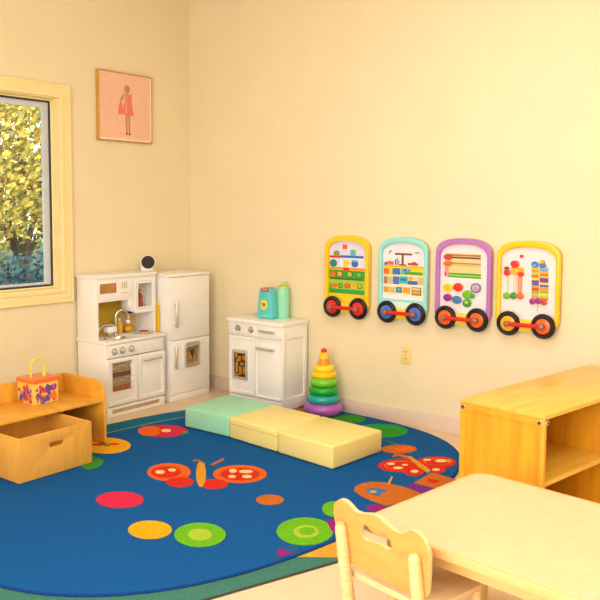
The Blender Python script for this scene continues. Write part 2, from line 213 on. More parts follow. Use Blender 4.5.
RUG=[
('red2',[(1.005, -1.035), (1.03, -1.07), (1.04, -1.111), (1.034, -1.153), (1.014, -1.193), (0.982, -1.227), (0.94, -1.253), (0.892, -1.267), (0.843, -1.268), (0.797, -1.256), (0.758, -1.232), (0.731, -1.198), (0.719, -1.157), (0.723, -1.114), (0.742, -1.071), (0.776, -1.035), (0.821, -1.009), (0.871, -0.995), (0.922, -0.995), (0.968, -1.009)]),
('orange',[(0.877, -1.138), (0.9, -1.165), (0.915, -1.193), (0.921, -1.22), (0.916, -1.244), (0.903, -1.262), (0.88, -1.273), (0.852, -1.275), (0.821, -1.269), (0.788, -1.254), (0.758, -1.232), (0.734, -1.206), (0.717, -1.177), (0.71, -1.148), (0.714, -1.123), (0.729, -1.104), (0.752, -1.093), (0.781, -1.092), (0.814, -1.099), (0.847, -1.115)]),
('redp',[(0.991, -1.047), (1.013, -1.075), (1.027, -1.104), (1.031, -1.133), (1.024, -1.158), (1.009, -1.178), (0.986, -1.189), (0.956, -1.192), (0.924, -1.186), (0.891, -1.172), (0.862, -1.15), (0.838, -1.122), (0.823, -1.092), (0.818, -1.062), (0.824, -1.036), (0.84, -1.016), (0.864, -1.004), (0.895, -1.001), (0.929, -1.008), (0.961, -1.024)]),
('cream',[(0.916, -1.097), (0.923, -1.106), (0.927, -1.116), (0.928, -1.126), (0.925, -1.136), (0.919, -1.143), (0.91, -1.148), (0.899, -1.149), (0.887, -1.148), (0.876, -1.144), (0.867, -1.137), (0.859, -1.128), (0.855, -1.118), (0.855, -1.108), (0.858, -1.099), (0.864, -1.091), (0.873, -1.086), (0.884, -1.085), (0.895, -1.086), (0.907, -1.09)]),
('green',[(0.996, -1.079), (1.009, -1.039), (1.05, -1.079), (1.038, -1.103)]),
('amber',[(0.969, -1.473), (1.002, -1.511), (1.02, -1.553), (1.021, -1.596), (1.007, -1.635), (0.978, -1.667), (0.938, -1.69), (0.889, -1.701), (0.836, -1.699), (0.784, -1.684), (0.738, -1.657), (0.702, -1.62), (0.68, -1.577), (0.676, -1.533), (0.689, -1.49), (0.72, -1.456), (0.763, -1.432), (0.816, -1.421), (0.871, -1.426), (0.924, -1.443)]),
('red2',[(0.846, -1.544), (0.85, -1.551), (0.85, -1.56), (0.845, -1.571), (0.836, -1.582), (0.824, -1.593), (0.81, -1.603), (0.796, -1.61), (0.782, -1.614), (0.771, -1.614), (0.763, -1.611), (0.759, -1.604), (0.759, -1.595), (0.764, -1.584), (0.773, -1.573), (0.785, -1.562), (0.799, -1.552), (0.813, -1.545), (0.827, -1.541), (0.838, -1.541)]),
('red2',[(0.894, -1.493), (0.898, -1.498), (0.898, -1.505), (0.896, -1.513), (0.89, -1.521), (0.882, -1.529), (0.873, -1.535), (0.863, -1.539), (0.853, -1.541), (0.845, -1.541), (0.838, -1.538), (0.835, -1.532), (0.834, -1.525), (0.837, -1.518), (0.842, -1.509), (0.85, -1.502), (0.859, -1.496), (0.87, -1.491), (0.879, -1.489), (0.888, -1.49)]),
('green',[(0.82, -1.531), (0.825, -1.535), (0.827, -1.541), (0.826, -1.548), (0.823, -1.554), (0.818, -1.559), (0.812, -1.563), (0.804, -1.565), (0.796, -1.565), (0.789, -1.564), (0.783, -1.56), (0.779, -1.555), (0.777, -1.55), (0.777, -1.543), (0.78, -1.537), (0.785, -1.532), (0.792, -1.528), (0.799, -1.526), (0.807, -1.525), (0.814, -1.527)]),
('green2',[(0.867, -1.546), (0.871, -1.551), (0.874, -1.556), (0.874, -1.562), (0.873, -1.566), (0.869, -1.571), (0.864, -1.573), (0.858, -1.574), (0.851, -1.574), (0.845, -1.572), (0.839, -1.568), (0.835, -1.564), (0.832, -1.558), (0.832, -1.553), (0.833, -1.548), (0.837, -1.544), (0.842, -1.541), (0.848, -1.54), (0.855, -1.541), (0.861, -1.543)]),
('green2',[(0.903, -1.763), (0.946, -1.741), (1.007, -1.74), (1.08, -1.764), (1.127, -1.817), (1.139, -1.874), (1.13, -1.913), (1.07, -1.907)]),
('orange',[(1.595, -1.599), (1.623, -1.635), (1.639, -1.673), (1.641, -1.711), (1.631, -1.745), (1.608, -1.772), (1.575, -1.789), (1.536, -1.795), (1.492, -1.789), (1.449, -1.772), (1.41, -1.745), (1.38, -1.709), (1.361, -1.67), (1.356, -1.63), (1.366, -1.593), (1.39, -1.564), (1.425, -1.546), (1.467, -1.541), (1.513, -1.549), (1.557, -1.569)]),
('red2',[(1.553, -1.632), (1.572, -1.656), (1.582, -1.682), (1.584, -1.708), (1.577, -1.731), (1.561, -1.749), (1.539, -1.761), (1.512, -1.765), (1.482, -1.761), (1.453, -1.75), (1.427, -1.731), (1.407, -1.708), (1.395, -1.681), (1.392, -1.655), (1.399, -1.63), (1.415, -1.611), (1.439, -1.599), (1.467, -1.595), (1.498, -1.6), (1.527, -1.612)]),
('cream',[(1.486, -1.685), (1.492, -1.693), (1.496, -1.701), (1.497, -1.71), (1.494, -1.718), (1.489, -1.724), (1.481, -1.728), (1.472, -1.729), (1.462, -1.728), (1.452, -1.724), (1.444, -1.718), (1.437, -1.71), (1.433, -1.701), (1.432, -1.693), (1.435, -1.685), (1.44, -1.678), (1.448, -1.674), (1.457, -1.673), (1.467, -1.675), (1.477, -1.679)]),
('cream',[(1.508, -1.625), (1.513, -1.631), (1.516, -1.639), (1.516, -1.646), (1.514, -1.652), (1.51, -1.657), (1.504, -1.66), (1.497, -1.661), (1.489, -1.66), (1.481, -1.657), (1.474, -1.652), (1.469, -1.645), (1.465, -1.638), (1.465, -1.631), (1.467, -1.625), (1.471, -1.62), (1.477, -1.616), (1.485, -1.615), (1.493, -1.616), (1.501, -1.62)]),
('orange',[(1.935, -1.371), (1.958, -1.41), (1.968, -1.453), (1.964, -1.496), (1.946, -1.535), (1.917, -1.567), (1.879, -1.589), (1.835, -1.598), (1.789, -1.595), (1.746, -1.578), (1.71, -1.55), (1.684, -1.512), (1.671, -1.468), (1.673, -1.423), (1.69, -1.381), (1.721, -1.347), (1.762, -1.324), (1.809, -1.315), (1.857, -1.321), (1.9, -1.34)]),
('red2',[(1.908, -1.397), (1.925, -1.425), (1.932, -1.456), (1.929, -1.488), (1.915, -1.517), (1.893, -1.54), (1.865, -1.557), (1.832, -1.564), (1.799, -1.562), (1.767, -1.549), (1.741, -1.529), (1.723, -1.501), (1.714, -1.47), (1.716, -1.437), (1.73, -1.406), (1.752, -1.382), (1.782, -1.365), (1.816, -1.358), (1.851, -1.361), (1.883, -1.375)]),
('cream',[(1.775, -1.431), (1.781, -1.439), (1.784, -1.448), (1.786, -1.456), (1.784, -1.464), (1.78, -1.469), (1.774, -1.472), (1.766, -1.472), (1.757, -1.47), (1.749, -1.465), (1.741, -1.458), (1.735, -1.449), (1.731, -1.44), (1.729, -1.432), (1.731, -1.425), (1.735, -1.419), (1.741, -1.416), (1.749, -1.416), (1.758, -1.419), (1.767, -1.424)]),
('cream',[(1.85, -1.386), (1.854, -1.394), (1.855, -1.403), (1.853, -1.413), (1.847, -1.423), (1.839, -1.431), (1.829, -1.437), (1.818, -1.44), (1.807, -1.441), (1.798, -1.438), (1.791, -1.433), (1.786, -1.425), (1.785, -1.416), (1.788, -1.406), (1.793, -1.396), (1.801, -1.388), (1.812, -1.382), (1.823, -1.378), (1.833, -1.378), (1.843, -1.381)]),
('cream',[(1.899, -1.452), (1.904, -1.459), (1.906, -1.467), (1.906, -1.476), (1.902, -1.483), (1.897, -1.489), (1.89, -1.493), (1.881, -1.495), (1.873, -1.494), (1.864, -1.49), (1.858, -1.484), (1.853, -1.477), (1.85, -1.468), (1.851, -1.46), (1.854, -1.452), (1.859, -1.446), (1.866, -1.442), (1.875, -1.44), (1.884, -1.442), (1.892, -1.446)]),
('cream',[(1.833, -1.504), (1.837, -1.51), (1.84, -1.518), (1.84, -1.525), (1.838, -1.531), (1.833, -1.536), (1.827, -1.539), (1.82, -1.54), (1.813, -1.539), (1.806, -1.535), (1.8, -1.53), (1.795, -1.523), (1.793, -1.516), (1.792, -1.509), (1.795, -1.503), (1.799, -1.498), (1.805, -1.495), (1.812, -1.494), (1.819, -1.495), (1.827, -1.499)]),
('red2',[(1.879, -1.617), (1.892, -1.636), (1.898, -1.658), (1.897, -1.679), (1.888, -1.699), (1.874, -1.715), (1.854, -1.726), (1.832, -1.731), (1.808, -1.729), (1.785, -1.72), (1.766, -1.705), (1.752, -1.686), (1.745, -1.665), (1.746, -1.642), (1.754, -1.621), (1.769, -1.605), (1.79, -1.594), (1.813, -1.589), (1.837, -1.592), (1.86, -1.601)]),
('red2',[(1.72, -1.703), (1.734, -1.722), (1.741, -1.743), (1.741, -1.765), (1.733, -1.784), (1.718, -1.801), (1.698, -1.812), (1.675, -1.817), (1.651, -1.815), (1.627, -1.806), (1.607, -1.792), (1.592, -1.773), (1.585, -1.752), (1.584, -1.73), (1.592, -1.709), (1.607, -1.692), (1.628, -1.681), (1.652, -1.676), (1.677, -1.679), (1.701, -1.688)]),
('amber2',[(1.681, -1.573), (1.725, -1.62), (1.761, -1.663), (1.787, -1.699), (1.801, -1.723), (1.802, -1.735), (1.789, -1.733), (1.764, -1.717), (1.728, -1.689), (1.686, -1.651), (1.639, -1.606), (1.593, -1.557), (1.552, -1.51), (1.522, -1.471), (1.505, -1.442), (1.503, -1.429), (1.518, -1.432), (1.547, -1.45), (1.587, -1.483), (1.633, -1.525)]),
('orangeb',[(1.588, -1.441), (1.564, -1.322), (1.575, -1.314), (1.592, -1.335), (1.611, -1.445)]),
('orangeb',[(1.554, -1.457), (1.479, -1.436), (1.475, -1.463), (1.455, -1.443), (1.471, -1.42), (1.556, -1.444)]),
('green2',[(1.732, -0.085), (1.747, -0.12), (1.748, -0.159), (1.738, -0.199), (1.717, -0.237), (1.686, -0.268), (1.65, -0.29), (1.61, -0.301), (1.572, -0.3), (1.538, -0.286), (1.511, -0.262), (1.496, -0.228), (1.492, -0.188), (1.502, -0.146), (1.523, -0.107), (1.555, -0.074), (1.593, -0.051), (1.634, -0.041), (1.673, -0.043), (1.707, -0.059)]),
('green',[(2.103, -0.167), (2.121, -0.217), (2.123, -0.271), (2.109, -0.326), (2.081, -0.377), (2.042, -0.418), (1.994, -0.446), (1.943, -0.459), (1.893, -0.455), (1.848, -0.434), (1.813, -0.398), (1.792, -0.35), (1.787, -0.294), (1.799, -0.237), (1.827, -0.183), (1.868, -0.139), (1.919, -0.109), (1.973, -0.097), (2.025, -0.104), (2.07, -0.128)]),
('green2',[(2.085, -0.211), (2.093, -0.237), (2.092, -0.266), (2.081, -0.297), (2.062, -0.326), (2.037, -0.351), (2.008, -0.369), (1.977, -0.379), (1.948, -0.38), (1.923, -0.371), (1.906, -0.354), (1.896, -0.329), (1.897, -0.3), (1.907, -0.268), (1.926, -0.238), (1.952, -0.212), (1.982, -0.193), (2.013, -0.183), (2.043, -0.183), (2.067, -0.193)]),
('orangeb',[(1.445, -0.038), (1.457, -0.068), (1.456, -0.104), (1.443, -0.143), (1.418, -0.181), (1.384, -0.214), (1.345, -0.239), (1.304, -0.254), (1.264, -0.258), (1.23, -0.25), (1.205, -0.23), (1.192, -0.201), (1.192, -0.164), (1.205, -0.125), (1.23, -0.086), (1.264, -0.052), (1.305, -0.025), (1.348, -0.01), (1.388, -0.007), (1.422, -0.017)]),
('red2',[(1.461, -0.097), (1.468, -0.113), (1.469, -0.131), (1.464, -0.151), (1.454, -0.169), (1.439, -0.184), (1.421, -0.195), (1.401, -0.201), (1.382, -0.201), (1.366, -0.195), (1.353, -0.183), (1.345, -0.167), (1.344, -0.149), (1.349, -0.129), (1.359, -0.111), (1.374, -0.095), (1.393, -0.084), (1.413, -0.078), (1.432, -0.078), (1.449, -0.085)]),
('orangeb',[(2.34, -0.474), (2.349, -0.5), (2.348, -0.53), (2.339, -0.56), (2.322, -0.589), (2.299, -0.612), (2.271, -0.629), (2.242, -0.637), (2.215, -0.636), (2.191, -0.626), (2.173, -0.607), (2.164, -0.581), (2.163, -0.551), (2.172, -0.52), (2.189, -0.491), (2.213, -0.466), (2.241, -0.449), (2.271, -0.441), (2.299, -0.443), (2.323, -0.455)]),
('orange',[(2.326, -0.485), (2.332, -0.501), (2.332, -0.519), (2.328, -0.537), (2.319, -0.554), (2.306, -0.567), (2.29, -0.576), (2.274, -0.58), (2.258, -0.578), (2.244, -0.571), (2.233, -0.559), (2.227, -0.543), (2.226, -0.525), (2.231, -0.507), (2.24, -0.49), (2.253, -0.476), (2.269, -0.467), (2.286, -0.463), (2.302, -0.466), (2.316, -0.473)]),
('green2',[(2.078, -0.43), (2.2, -0.456), (2.208, -0.47), (2.091, -0.451)]),
('red2',[(2.532, -0.716), (2.544, -0.751), (2.544, -0.791), (2.534, -0.831), (2.513, -0.867), (2.485, -0.897), (2.451, -0.917), (2.414, -0.926), (2.378, -0.922), (2.347, -0.907), (2.323, -0.881), (2.309, -0.846), (2.307, -0.806), (2.316, -0.765), (2.337, -0.726), (2.367, -0.695), (2.403, -0.674), (2.441, -0.666), (2.478, -0.671), (2.509, -0.688)]),
('orange',[(2.506, -0.737), (2.514, -0.761), (2.514, -0.79), (2.505, -0.819), (2.489, -0.845), (2.468, -0.867), (2.442, -0.883), (2.415, -0.89), (2.389, -0.889), (2.366, -0.878), (2.349, -0.86), (2.34, -0.836), (2.339, -0.807), (2.347, -0.778), (2.363, -0.75), (2.386, -0.727), (2.412, -0.711), (2.44, -0.704), (2.467, -0.706), (2.489, -0.717)]),
('red2',[(2.499, -0.748), (2.507, -0.77), (2.506, -0.794), (2.499, -0.82), (2.484, -0.843), (2.465, -0.863), (2.442, -0.877), (2.418, -0.883), (2.395, -0.882), (2.375, -0.874), (2.361, -0.858), (2.353, -0.837), (2.352, -0.812), (2.36, -0.786), (2.374, -0.761), (2.394, -0.741), (2.418, -0.727), (2.442, -0.72), (2.466, -0.722), (2.485, -0.732)]),
('red2',[(2.573, -0.814), (2.582, -0.837), (2.587, -0.86), (2.586, -0.882), (2.579, -0.901), (2.568, -0.914), (2.553, -0.921), (2.536, -0.921), (2.519, -0.914), (2.502, -0.9), (2.488, -0.881), (2.478, -0.859), (2.473, -0.835), (2.474, -0.812), (2.48, -0.793), (2.492, -0.779), (2.507, -0.771), (2.524, -0.772), (2.542, -0.78), (2.559, -0.794)]),
('cream',[(2.55, -0.832), (2.553, -0.84), (2.554, -0.849), (2.553, -0.857), (2.55, -0.864), (2.546, -0.869), (2.54, -0.872), (2.533, -0.873), (2.527, -0.87), (2.521, -0.866), (2.516, -0.859), (2.512, -0.851), (2.511, -0.843), (2.512, -0.835), (2.515, -0.827), (2.519, -0.822), (2.525, -0.819), (2.532, -0.819), (2.539, -0.821), (2.545, -0.826)]),
('red2',[(2.638, -0.564), (2.648, -0.598), (2.65, -0.634), (2.641, -0.67), (2.624, -0.703), (2.6, -0.728), (2.571, -0.745), (2.54, -0.751), (2.509, -0.745), (2.482, -0.729), (2.462, -0.703), (2.45, -0.67), (2.447, -0.633), (2.455, -0.596), (2.472, -0.562), (2.497, -0.535), (2.528, -0.518), (2.56, -0.512), (2.591, -0.519), (2.618, -0.537)]),
('orange',[(2.612, -0.573), (2.618, -0.594), (2.617, -0.617), (2.61, -0.64), (2.598, -0.662), (2.58, -0.68), (2.56, -0.692), (2.539, -0.697), (2.518, -0.695), (2.501, -0.686), (2.488, -0.671), (2.481, -0.651), (2.481, -0.628), (2.488, -0.604), (2.501, -0.581), (2.519, -0.563), (2.539, -0.551), (2.561, -0.546), (2.582, -0.548), (2.599, -0.558)]),
('red2',[(2.606, -0.587), (2.611, -0.604), (2.611, -0.623), (2.604, -0.643), (2.593, -0.661), (2.579, -0.676), (2.561, -0.687), (2.543, -0.692), (2.526, -0.691), (2.511, -0.683), (2.5, -0.671), (2.495, -0.654), (2.495, -0.634), (2.501, -0.614), (2.512, -0.595), (2.527, -0.58), (2.545, -0.569), (2.564, -0.564), (2.581, -0.566), (2.596, -0.574)]),
('red2',[(2.653, -0.714), (2.659, -0.731), (2.661, -0.748), (2.659, -0.764), (2.653, -0.779), (2.644, -0.789), (2.633, -0.795), (2.62, -0.796), (2.606, -0.791), (2.594, -0.782), (2.585, -0.768), (2.578, -0.752), (2.576, -0.734), (2.578, -0.717), (2.583, -0.703), (2.593, -0.692), (2.605, -0.686), (2.618, -0.685), (2.631, -0.69), (2.644, -0.7)]),
('cream',[(2.627, -0.734), (2.63, -0.741), (2.63, -0.749), (2.629, -0.756), (2.625, -0.762), (2.621, -0.768), (2.615, -0.771), (2.609, -0.772), (2.603, -0.77), (2.597, -0.767), (2.593, -0.761), (2.591, -0.755), (2.59, -0.747), (2.592, -0.74), (2.595, -0.733), (2.6, -0.728), (2.606, -0.725), (2.612, -0.724), (2.618, -0.725), (2.623, -0.729)]),
('cream',[(2.383, -0.8), (2.386, -0.806), (2.387, -0.813), (2.385, -0.82), (2.382, -0.827), (2.377, -0.832), (2.371, -0.835), (2.365, -0.836), (2.358, -0.835), (2.353, -0.832), (2.349, -0.827), (2.346, -0.821), (2.345, -0.814), (2.347, -0.807), (2.35, -0.8), (2.355, -0.795), (2.361, -0.792), (2.367, -0.79), (2.374, -0.791), (2.379, -0.795)]),
('cream',[(2.449, -0.77), (2.451, -0.775), (2.451, -0.78), (2.45, -0.786), (2.448, -0.79), (2.444, -0.794), (2.44, -0.797), (2.435, -0.798), (2.43, -0.797), (2.426, -0.795), (2.423, -0.791), (2.421, -0.786), (2.421, -0.781), (2.422, -0.775), (2.424, -0.77), (2.428, -0.767), (2.432, -0.764), (2.437, -0.763), (2.442, -0.764), (2.446, -0.766)]),
('cream',[(2.454, -0.833), (2.456, -0.839), (2.456, -0.847), (2.453, -0.854), (2.449, -0.861), (2.443, -0.868), (2.436, -0.872), (2.428, -0.874), (2.421, -0.874), (2.415, -0.871), (2.411, -0.867), (2.409, -0.86), (2.409, -0.853), (2.411, -0.845), (2.416, -0.838), (2.422, -0.832), (2.429, -0.827), (2.436, -0.825), (2.443, -0.825), (2.449, -0.828)]),
('cream',[(2.585, -0.571), (2.588, -0.58), (2.588, -0.589), (2.585, -0.599), (2.579, -0.609), (2.572, -0.616), (2.563, -0.622), (2.554, -0.624), (2.545, -0.623), (2.538, -0.62), (2.532, -0.613), (2.53, -0.604), (2.53, -0.595), (2.533, -0.584), (2.538, -0.575), (2.546, -0.567), (2.555, -0.562), (2.564, -0.56), (2.573, -0.56), (2.58, -0.564)]),
('cream',[(2.506, -0.611), (2.508, -0.617), (2.508, -0.623), (2.506, -0.63), (2.502, -0.636), (2.497, -0.641), (2.491, -0.645), (2.485, -0.646), (2.479, -0.646), (2.474, -0.643), (2.47, -0.639), (2.469, -0.633), (2.469, -0.627), (2.471, -0.62), (2.474, -0.614), (2.479, -0.609), (2.485, -0.605), (2.491, -0.603), (2.497, -0.604), (2.502, -0.606)]),
('amber2',[(2.608, -0.553), (2.611, -0.561), (2.612, -0.569), (2.612, -0.576), (2.61, -0.583), (2.606, -0.587), (2.601, -0.589), (2.596, -0.589), (2.591, -0.586), (2.585, -0.581), (2.581, -0.574), (2.578, -0.567), (2.577, -0.559), (2.577, -0.551), (2.579, -0.545), (2.582, -0.541), (2.587, -0.539), (2.593, -0.539), (2.598, -0.542), (2.603, -0.547)]),
('amber2',[(2.358, -0.634), (2.385, -0.624), (2.595, -0.775), (2.602, -0.823), (2.527, -0.775)]),
('orangeb',[(2.304, -0.7), (2.284, -0.632), (2.33, -0.62), (2.376, -0.643), (2.39, -0.679), (2.326, -0.659)]),
('orangeb',[(2.622, -1.01), (2.615, -0.802), (2.668, -0.812), (2.776, -0.829), (2.788, -0.975), (2.747, -1.016)]),
('red2',[(2.645, -0.902), (2.717, -0.895), (2.711, -0.959), (2.668, -0.954)]),
('purple',[(2.624, -1.104), (2.618, -1.023), (2.747, -1.016), (2.735, -1.109)]),
('orangeb',[(2.445, -1.302), (2.416, -1.25), (2.415, -1.183), (2.443, -1.132), (2.503, -1.1), (2.612, -1.095), (2.727, -1.125), (2.737, -1.232), (2.679, -1.379), (2.609, -1.367), (2.519, -1.343)]),
('blue2',[(2.488, -1.268), (2.487, -1.22), (2.509, -1.198), (2.563, -1.19), (2.582, -1.211), (2.57, -1.248), (2.588, -1.297), (2.531, -1.288)]),
('amber2',[(2.512, -1.267), (2.51, -1.237), (2.535, -1.23), (2.551, -1.264), (2.529, -1.277)]),
('amber2',[(2.524, -1.116), (2.478, -0.994), (2.488, -0.996), (2.537, -1.112)]),
('magenta',[(2.693, -1.402), (2.697, -1.413), (2.697, -1.427), (2.694, -1.44), (2.686, -1.453), (2.676, -1.464), (2.663, -1.471), (2.65, -1.475), (2.637, -1.474), (2.626, -1.469), (2.618, -1.461), (2.613, -1.449), (2.613, -1.436), (2.616, -1.422), (2.624, -1.409), (2.635, -1.398), (2.647, -1.39), (2.661, -1.387), (2.674, -1.388), (2.685, -1.393)]),
('lime',[(2.551, -1.53), (2.565, -1.556), (2.574, -1.583), (2.576, -1.607), (2.571, -1.627), (2.56, -1.642), (2.544, -1.649), (2.524, -1.648), (2.503, -1.638), (2.481, -1.622), (2.462, -1.6), (2.447, -1.574), (2.437, -1.547), (2.434, -1.521), (2.439, -1.499), (2.45, -1.484), (2.467, -1.477), (2.488, -1.479), (2.51, -1.489), (2.532, -1.507)]),
('lime',[(2.658, -1.786), (2.681, -1.828), (2.691, -1.872), (2.688, -1.915), (2.673, -1.952), (2.648, -1.98), (2.615, -1.998), (2.576, -2.003), (2.535, -1.994), (2.496, -1.973), (2.462, -1.941), (2.437, -1.9), (2.423, -1.854), (2.423, -1.808), (2.437, -1.767), (2.464, -1.736), (2.501, -1.717), (2.543, -1.714), (2.586, -1.726), (2.626, -1.751)]),
('lime2',[(2.612, -1.83), (2.622, -1.849), (2.628, -1.87), (2.627, -1.89), (2.621, -1.908), (2.609, -1.921), (2.594, -1.929), (2.575, -1.931), (2.556, -1.926), (2.538, -1.916), (2.522, -1.9), (2.511, -1.881), (2.505, -1.86), (2.505, -1.839), (2.511, -1.821), (2.523, -1.807), (2.539, -1.798), (2.558, -1.797), (2.578, -1.802), (2.596, -1.813)]),
('lime',[(2.596, -1.835), (2.603, -1.847), (2.606, -1.86), (2.605, -1.873), (2.601, -1.884), (2.593, -1.893), (2.583, -1.898), (2.571, -1.9), (2.559, -1.897), (2.547, -1.891), (2.538, -1.881), (2.531, -1.869), (2.527, -1.856), (2.528, -1.843), (2.532, -1.831), (2.54, -1.822), (2.551, -1.817), (2.563, -1.815), (2.575, -1.818), (2.587, -1.825)]),
('magenta',[(2.556, -1.706), (2.595, -1.683), (2.645, -1.747), (2.679, -1.804), (2.647, -1.788), (2.607, -1.748)]),
('magenta',[(2.579, -2.069), (2.615, -2.073), (2.659, -2.07), (2.648, -2.109), (2.628, -2.143)]),
('blue3',[(2.654, -2.023), (2.661, -2.034), (2.664, -2.045), (2.663, -2.057), (2.659, -2.067), (2.652, -2.075), (2.643, -2.079), (2.633, -2.081), (2.622, -2.078), (2.611, -2.073), (2.602, -2.064), (2.596, -2.053), (2.592, -2.042), (2.593, -2.03), (2.596, -2.02), (2.603, -2.012), (2.613, -2.007), (2.624, -2.006), (2.635, -2.008), (2.646, -2.014)]),
('lime',[(2.314, -2.106), (2.336, -2.138), (2.348, -2.174), (2.348, -2.209), (2.336, -2.24), (2.313, -2.265), (2.283, -2.282), (2.247, -2.288), (2.208, -2.284), (2.17, -2.269), (2.137, -2.245), (2.112, -2.213), (2.097, -2.177), (2.096, -2.139), (2.107, -2.105), (2.131, -2.078), (2.164, -2.061), (2.203, -2.055), (2.244, -2.062), (2.282, -2.079)]),
('lime2',[(2.266, -2.143), (2.278, -2.159), (2.285, -2.177), (2.285, -2.194), (2.28, -2.209), (2.27, -2.221), (2.256, -2.229), (2.238, -2.231), (2.219, -2.228), (2.201, -2.22), (2.184, -2.207), (2.172, -2.191), (2.165, -2.174), (2.163, -2.156), (2.168, -2.14), (2.179, -2.128), (2.194, -2.12), (2.212, -2.118), (2.232, -2.121), (2.25, -2.13)]),
('redp',[(1.715, -2.038), (1.735, -2.064), (1.745, -2.094), (1.743, -2.125), (1.729, -2.154), (1.706, -2.179), (1.674, -2.198), (1.638, -2.208), (1.6, -2.208), (1.564, -2.199), (1.533, -2.182), (1.51, -2.156), (1.499, -2.126), (1.499, -2.094), (1.512, -2.063), (1.537, -2.037), (1.57, -2.017), (1.609, -2.008), (1.648, -2.008), (1.685, -2.019)]),
('amber',[(2.09, -2.212), (2.109, -2.236), (2.118, -2.263), (2.117, -2.291), (2.107, -2.317), (2.087, -2.338), (2.061, -2.353), (2.03, -2.36), (1.997, -2.358), (1.966, -2.349), (1.938, -2.331), (1.918, -2.307), (1.907, -2.28), (1.906, -2.251), (1.916, -2.223), (1.937, -2.201), (1.965, -2.186), (1.997, -2.179), (2.032, -2.181), (2.063, -2.193)]),
('orangeb',[(2.247, -1.618), (2.258, -1.637), (2.262, -1.657), (2.259, -1.678), (2.25, -1.696), (2.236, -1.712), (2.218, -1.722), (2.197, -1.726), (2.176, -1.724), (2.157, -1.716), (2.141, -1.702), (2.129, -1.684), (2.125, -1.664), (2.127, -1.642), (2.135, -1.623), (2.15, -1.607), (2.169, -1.596), (2.19, -1.592), (2.212, -1.595), (2.232, -1.604)])]
# ------------------------------------------------------------------ the room
RX, RY = 6.0, -6.0
WY0, WY1, WZ0, WZ1 = -3.0, -1.235, 0.865, 2.15      # window opening in the left wall
b = MB(); b.box((-0.3, RY - 0.3, -0.1), (RX + 0.3, 0.3, 0), FLOOR, 0); struct(b.build('floor'))
b = MB(); b.box((-0.3, RY - 0.3, CEIL), (RX + 0.3, 0.3, CEIL + 0.1), CEILM, 0); struct(b.build('ceiling'))
b = MB(); b.box((-0.14, 0, 0), (RX + 0.14, 0.14, CEIL), WALL, 0); struct(b.build('wall_back'))
b = MB(); b.prism(rect(RY, 0, 0, CEIL), -0.14, 0, WALL, 0, holes=[rect(WY0, WZ0, WY1, WZ1)], plane='yz'); struct(b.build('wall_left'))
b = MB(); b.box((RX, RY, 0), (RX + 0.14, 0, CEIL), WALL, 0); struct(b.build('wall_right'))
b = MB(); b.box((-0.14, RY - 0.14, 0), (RX + 0.14, RY, CEIL), WALL, 0); struct(b.build('wall_front'))
def baseboard(name, x0, y0, x1, y1):
    b = MB(); b.box((x0, y0, 0), (x1, y1, 0.105), BASEB, 0.004); struct(b.build(name))
baseboard('baseboard_back', 0.012, -0.012, RX, 0)
baseboard('baseboard_left', 0, RY, 0.012, -0.0)
baseboard('baseboard_right', RX - 0.012, RY, RX, -0.012)
# window
win = bpy.data.objects.new('window_1', None); C.objects.link(win); win.location = (0, 0, 0); struct(win)
b = MB()
cw = 0.088
b.prism(rect(WY0 - cw, WZ0 - cw, WY1 + cw, WZ1 + cw), 0.0, 0.018, TRIM, 0.003, holes=[rect(WY0, WZ0, WY1, WZ1)], plane='yz')
b.prism(rect(WY0 - cw * .28, WZ0 - cw * .28, WY1 + cw * .28, WZ1 + cw * .28), 0.018, 0.026, TRIM, 0.003, holes=[rect(WY0, WZ0, WY1, WZ1)], plane='yz')
b.prism(rect(WY0 - cw, WZ0 - cw, WY1 + cw, WZ1 + cw), 0.018, 0.024, TRIM, 0.002, holes=[rect(WY0 - cw * .8, WZ0 - cw * .8, WY1 + cw * .8, WZ1 + cw * .8)], plane='yz')
b.build('window_casing', win)
b = MB()
b.prism(rect(WY0, WZ0, WY1, WZ1), -0.14, 0.0, TRIM, 0.0, holes=[rect(WY0 + .008, WZ0 + .008, WY1 - .008, WZ1 - .008)], plane='yz')
b.prism(rect(WY0 + .008, WZ0 + .008, WY1 - .008, WZ1 - .008), -0.12, -0.052, TRIM, 0.003, holes=[rect(WY0 + .02, WZ0 + .02, WY1 - .02, WZ1 - .02)], plane='yz')
b.build('window_jamb', win)
b = MB()
gy0, gy1, gz0, gz1 = WY0 + .02, WY1 - .02, WZ0 + .02, WZ1 - .02
b.prism(rect(gy0, gz0, gy1, gz1), -0.085, -0.058, GASK, 0.0, holes=[rect(gy0 + .012, gz0 + .012, gy1 - .012, gz1 - .012)], plane='yz')
b.build('window_gasket', win)
b = MB()
b.prism(rect(gy0 + .012, gz0 + .012, gy1 - .012, gz1 - .012), -0.082, -0.064, SASH, 0.003, holes=[rect(gy0 + .05, gz0 + .03, gy1 - .06, gz1 - .05)], plane='yz')
b.box((-0.082, -2.13, gz0 + .03), (-0.064, -2.09, gz1 - .05), SASH, 0.003)
b.build('window_sash', win)
g = bpy.data.materials.new('window_glass'); g.use_nodes = True; nt = g.node_tree; nt.nodes.clear()
go = nt.nodes.new('ShaderNodeOutputMaterial'); gm = nt.nodes.new('ShaderNodeMixShader'); gt = nt.nodes.new('ShaderNodeBsdfTransparent')
gg = nt.nodes.new('ShaderNodeBsdfGlossy'); gg.inputs['Roughness'].default_value = 0.02; fr = nt.nodes.new('ShaderNodeFresnel'); fr.inputs[0].default_value = 1.45
nt.links.new(fr.outputs[0], gm.inputs[0]); nt.links.new(gt.outputs[0], gm.inputs[1]); nt.links.new(gg.outputs[0], gm.inputs[2]); nt.links.new(gm.outputs[0], go.inputs[0])
b = MB(); b.box((-0.076, gy0 + .045, gz0 + .025), (-0.072, gy1 - .05, gz1 - .045), g, 0); b.build('window_pane', win)

